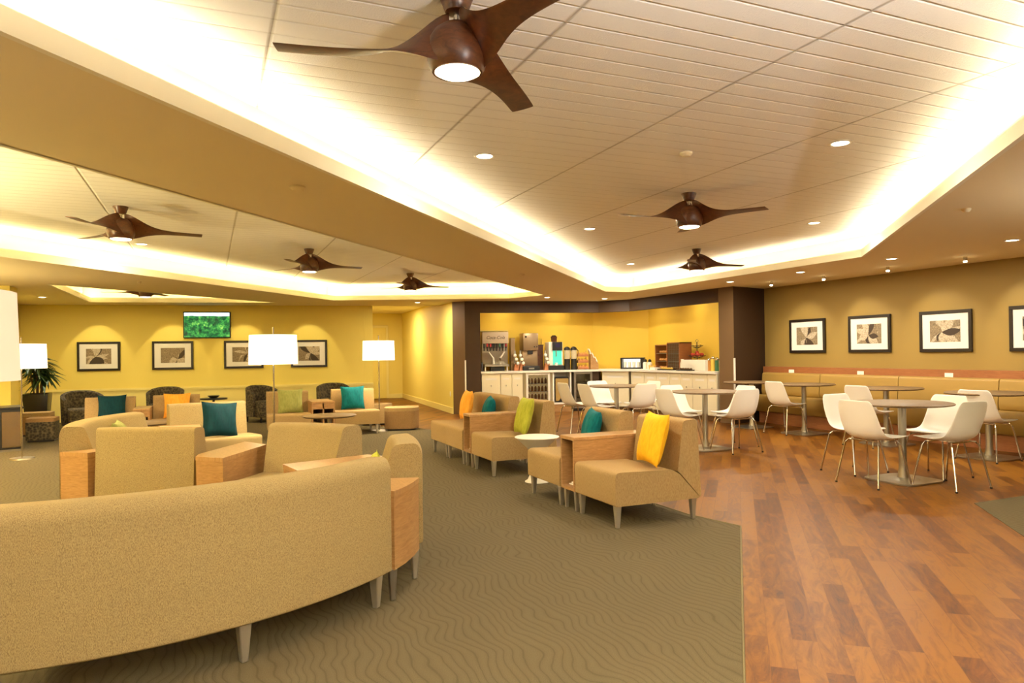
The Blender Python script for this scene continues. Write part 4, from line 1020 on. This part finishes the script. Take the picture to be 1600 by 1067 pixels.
for k in range(3):
    bm = B(); tube(bm, [(-.07, .0, .03), (-.04, -.02, .0), (.02, -.02, -.005), (.07, 0, .03)], [.008, .018, .018, .008], 8)
    tag(obj('banana', bm, M['banana'], None, 60, loc=(8.92, 11.46-.05+k*.05, cT+.49), rotz=R(80+10*k)), 'banana in the upper basket of the fruit stand', 'fruit', 'bananas in the fruit stand')
for k, (y, h_, mt) in enumerate(((10.88, .20, 'jar_fill'), (10.77, .23, 'bread'), (10.66, .26, 'banana'), (10.54, .24, 'jar_green'), (10.43, .22, 'jar_fill'))):
    t = thing('storage_jar', 'glass jar of %s at the right end of the buffet' % ('pale cereal', 'brown cereal', 'yellow cereal', 'green packets', 'mixed nuts')[k], 'jar', (8.66, y, cT))
    bm = B(); disc_cyl(bm, .042, 0, h_*.85, 20); obj('contents', bm, M[mt], t)
    bm = B(); lathe(bm, [(.0, h_+.02), (.02, h_+.015), (.03, h_), (.046, h_-.01), (.046, h_*.86), (0, h_*.86)], 20); obj('lid', bm, M['chrome'], t)

# ================================================================== CEILING FIXTURES
def blade_bm(Rr):
    bm = B(); n = 26; mseg = 12; rings = []
    for k in range(n+1):
        s = k/n; r_ = .03+s*(Rr-.03)
        e = math.exp(-(s/.30)**1.7)
        chord = .122+.12*e-.01*s; pitch = -R(6+63*e); zc = .0+.05*e
        if k == n: chord *= .97
        th = .006+.026*e
        ring = []
        for i in range(mseg):
            a = 2*PI*i/mseg; cx_ = math.cos(a)*chord/2; cy_ = math.sin(a)*th/2
            sweep = -.03*math.sin(PI*s)+.035*e
            u_ = cx_*math.cos(pitch)-cy_*math.sin(pitch)+sweep; v_ = cx_*math.sin(pitch)+cy_*math.cos(pitch)
            ring.append(bm.verts.new((r_, u_, zc+v_)))
        rings.append(ring)
    for k in range(n):
        for i in range(mseg): bm.faces.new((rings[k][i], rings[k][(i+1) % mseg], rings[k+1][(i+1) % mseg], rings[k+1][i]))
    bm.faces.new(rings[0]); bm.faces.new(rings[-1]); return bm
def make_fan(label, x, y, rot, R_=.685):
    t = thing('ceiling_fan', label, 'ceiling fan', (x, y, HC), R(rot), 'walnut ceiling fans')
    bm = B(); lathe(bm, [(.066, 0), (.064, -.012), (.045, -.062), (.030, -.068), (0, -.068)], 32); obj('canopy', bm, M['walnut'], t)
    bm = B(); disc_cyl(bm, .013, -.11, -.06, 14); obj('downrod', bm, M['chrome'], t)
    bm = B(); lathe(bm, [(0, -.105), (.02, -.105), (.055, -.115), (.088, -.138), (.108, -.17), (.117, -.21), (.116, -.25), (.108, -.28), (.097, -.298), (.088, -.298)], 40); obj('motor_housing', bm, M['walnut'], t, 50)
    for k in range(3):
        bm = blade_bm(R_); bmesh.ops.rotate(bm, verts=bm.verts, cent=(0, 0, 0), matrix=Matrix.Rotation(2*PI*k/3, 3, 'Z')); bmesh.ops.translate(bm, verts=bm.verts, vec=(0, 0, -.225))
        obj('blade', bm, M['walnut'], t, 60)
    bm = B(); lathe(bm, [(.091, -.295), (.075, -.304), (.04, -.308), (0, -.31)], 32); obj('lamp_lens', bm, M['fan_lens'], t)
    return t
fan = make_fan('large walnut ceiling fan closest to the viewer, at the top', .90, 2.60, 44)
fl = [((3.93, 5.13), 58, 'walnut ceiling fan in the main tray, middle distance'), ((6.19, 7.93), 107, 'farthest walnut ceiling fan of the main tray'),
      ((-.735, 7.37), 4, 'walnut ceiling fan at left, nearest in the left tray'), ((1.215, 9.52), 1, 'walnut ceiling fan in the middle of the left tray'),
      ((3.20, 11.87), 0, 'small looking walnut ceiling fan at the far end of the left tray'), ((-1.05, 14.27), 62, 'walnut ceiling fan in the small tray near the yellow wall')]
for p, a, lb in fl: dup(fan, (*p, HC), R(a), lb, 'walnut ceiling fans')
for p in [(.9, 2.6)]+[q[0] for q in fl]: area((p[0], p[1], HC-.315), .13, 9, (1, .78, .46))
def make_down(label, x, y, z):
    t = thing('downlight', label, 'ceiling light', (x, y, z), 0, 'round recessed downlights')
    bm = B(); lathe(bm, [(.075, 0), (.078, -.004), (.066, -.008), (.055, -.004)], 32); obj('trim_ring', bm, M['white'], t)
    bm = B(); disc_cyl(bm, .056, -.004, -.002, 32); obj('lamp_lens', bm, M['lens'], t)
    return t
dl = [((1.80, 4.64), HC, 'downlight in the main tray between the near and middle fans'), ((3.95, 3.51), HC, 'downlight near the right edge of the main tray, biggest looking'), ((3.97, 6.98), HC, 'downlight in the main tray left of the middle fan'),
      ((6.17, 5.85), HC, 'downlight in the main tray right of the middle fan'), ((6.20, 9.60), HC, 'downlight in the far corner of the main tray'), ((-.745, 9.70), HC, 'downlight just behind the left fan'),
      ((7.80, 6.19), HS, 'downlight in the soffit above the second bench table'), ((7.71, 4.70), HS, 'downlight in the soffit near the right edge of the photo'), ((7.78, 9.12), HS, 'downlight in the soffit before the right dark pillar'), ((7.83, 7.69), HS, 'downlight in the soffit above the third bench table'),
      ((6.25, 12.75), HS, 'downlight in the soffit before the drinks fridge'), ((7.60, 12.78), HS, 'downlight in the soffit at the buffet corner'), ((4.10, 14.65), HS, 'downlight beside the corridor wall'), ((-2.71, 14.77), HS, 'downlight above the potted plant')]
first = None
for p, z, lb in dl:
    if first is None: first = make_down(lb, *p, z)
    else: dup(first, (*p, z), 0, lb, 'round recessed downlights')
    area((p[0], p[1], z-.012), .10, DOWN_W, WHITE)
for p in ((-4, 3), (-4, 8), (0, -2.5), (4, -1.5), (-4, -1)): # extra downlights added behind and beside the viewer, unseen, for general fill
    dup(first, (*p, HS), 0, 'added fill downlight outside the photographed part of the lounge', 'added downlights beside the viewer'); area((p[0], p[1], HS-.012), .10, DOWN_W*.8, WHITE)
# accent spots
sp = None
def make_accent(label, x, y, z):
    t = thing('accent_spotlight', label, 'spotlight', (x, y, z), 0)
    bm = B(); disc_cyl(bm, .022, -.05, 0, 16); obj('housing', bm, M['chrome'], t)
    bm = B(); disc_cyl(bm, .022, -.066, -.05, 16, r1=.02); obj('lamp_lens', bm, M['spot_lens'], t)
    return t
acc = [((8.48, 8.95), (9.3, 9.0), 'accent spotlight farthest along the bench wall'), ((8.60, 7.99), (9.3, 7.78), 'accent spotlight second from the dark pillar'), ((8.53, 6.83), (9.3, 6.56), 'accent spotlight third from the dark pillar'), ((8.57, 5.78), (9.3, 5.33), 'accent spotlight closest to the right edge')]
for k, (p, aim, lb) in enumerate(acc):
    if sp is None: sp = make_accent(lb, *p, HS); sp['group'] = 'accent spotlights along the bench wall'
    else: dup(sp, (*p, HS), 0, lb, 'accent spotlights along the bench wall')
    spot((p[0], p[1], HS-.08), (aim[0], aim[1], 1.35), SPOT_W, WHITE, 75)
for k, x in enumerate((-2.1, -.7, .69, 2.03)):
    p = onY(x); q = (p[0]-.1, p[1]-.75)
    bm = B(); disc_cyl(bm, .035, -.008, 0, 20); tag(obj('recessed_spotlight', bm, M['soffit'], loc=(*q, HS)), 'flush spotlight in the soffit aimed at %s picture of the yellow wall' % ('the leftmost', 'the second', 'the third', 'the right end')[k], 'spotlight', 'flush picture spotlights')
    spot((q[0], q[1], HS-.015), (p[0], p[1], 1.25), SPOT_W*1.3, (1, .86, .5), 62, .35)
# buffet lights tucked under the header (recessed in alcove ceiling)
for p in ((6.0, 14.35), (7.2, 14.1), (8.6, 12.9), (8.75, 11.6), (8.75, 10.7)):
    dup(first, (*p, HS), 0, 'downlight inside the buffet alcove hidden by the header', 'downlights inside the buffet alcove'); area((p[0], p[1], HS-.012), .1, DOWN_W*.13, WHITE)
area((4.2, 18.2, 2.48), .3, 30, WHITE)
# added uplighters out of view, invented to brighten the ceiling
def fill_uplighter(label, x, y, power):
    t = thing('fill_uplighter', label, 'floor lamp', (x, y, 0), 0, 'added fill lamps beside the viewer')
    bm = B(); disc_cyl(bm, .15, 0, .02, 32); obj('base', bm, M['steel'], t)
    bm = B(); disc_cyl(bm, .012, .02, 1.66, 12); obj('pole', bm, M['steel'], t)
    bm = B(); lathe(bm, [(.02, 1.64), (.12, 1.68), (.2, 1.76), (.195, 1.765), (.11, 1.69), (0, 1.66)], 40); obj('bowl', bm, M['white'], t)
    area((x, y, 1.73), .22, power, UP, (PI, 0, 0))
UP = (1, .97, .93)
fill_uplighter('added fill lamp on a stand right behind the viewer', 1.7, -.7, UP_W*1.25)
fill_uplighter('added fill lamp on a stand left of the viewer', -3.0, 1.2, UP_W*.2)
fill_uplighter('added fill lamp on a stand farther behind the viewer', -.2, -2.2, UP_W*.7)
UP = (1, .84, .44)
fill_uplighter('added fill lamp on a stand beyond the left edge of the photo, by the curved seats', -3.4, 5.6, UP_W*1.1)
fill_uplighter('added fill lamp on a stand beyond the left edge of the photo, near the pillar', -4.3, 9.8, UP_W*1.1)
UP = (1, .97, .93)
fill_uplighter('added fill lamp on a stand right of the viewer near the bench', 6.2, 1.6, UP_W*.3)
# detectors
def detector(label, x, y, z, r_=.05):
    bm = B(); lathe(bm, [(r_, 0), (r_, -.012), (r_*.6, -.028), (0, -.03)], 24); tag(obj('smoke_detector', bm, M['soffit'] if z < 2.5 else M['cove'], loc=(x, y, z)), label, 'detector')
detector('small round ceiling detector in the soffit between the two large trays', .54, 4.76, HS)
detector('small ceiling sensor near the far end of the soffit between trays', 4.05, 9.05, HS, .035)
detector('small ceiling sensor in the right soffit', 5.58, 3.75, HS, .035)
detector('small ceiling sensor above the left tub chair', -.92, 11.49, HS, .03)
detector('small round ceiling detector in the main tray', 3.10, 4.07, HC, .045)
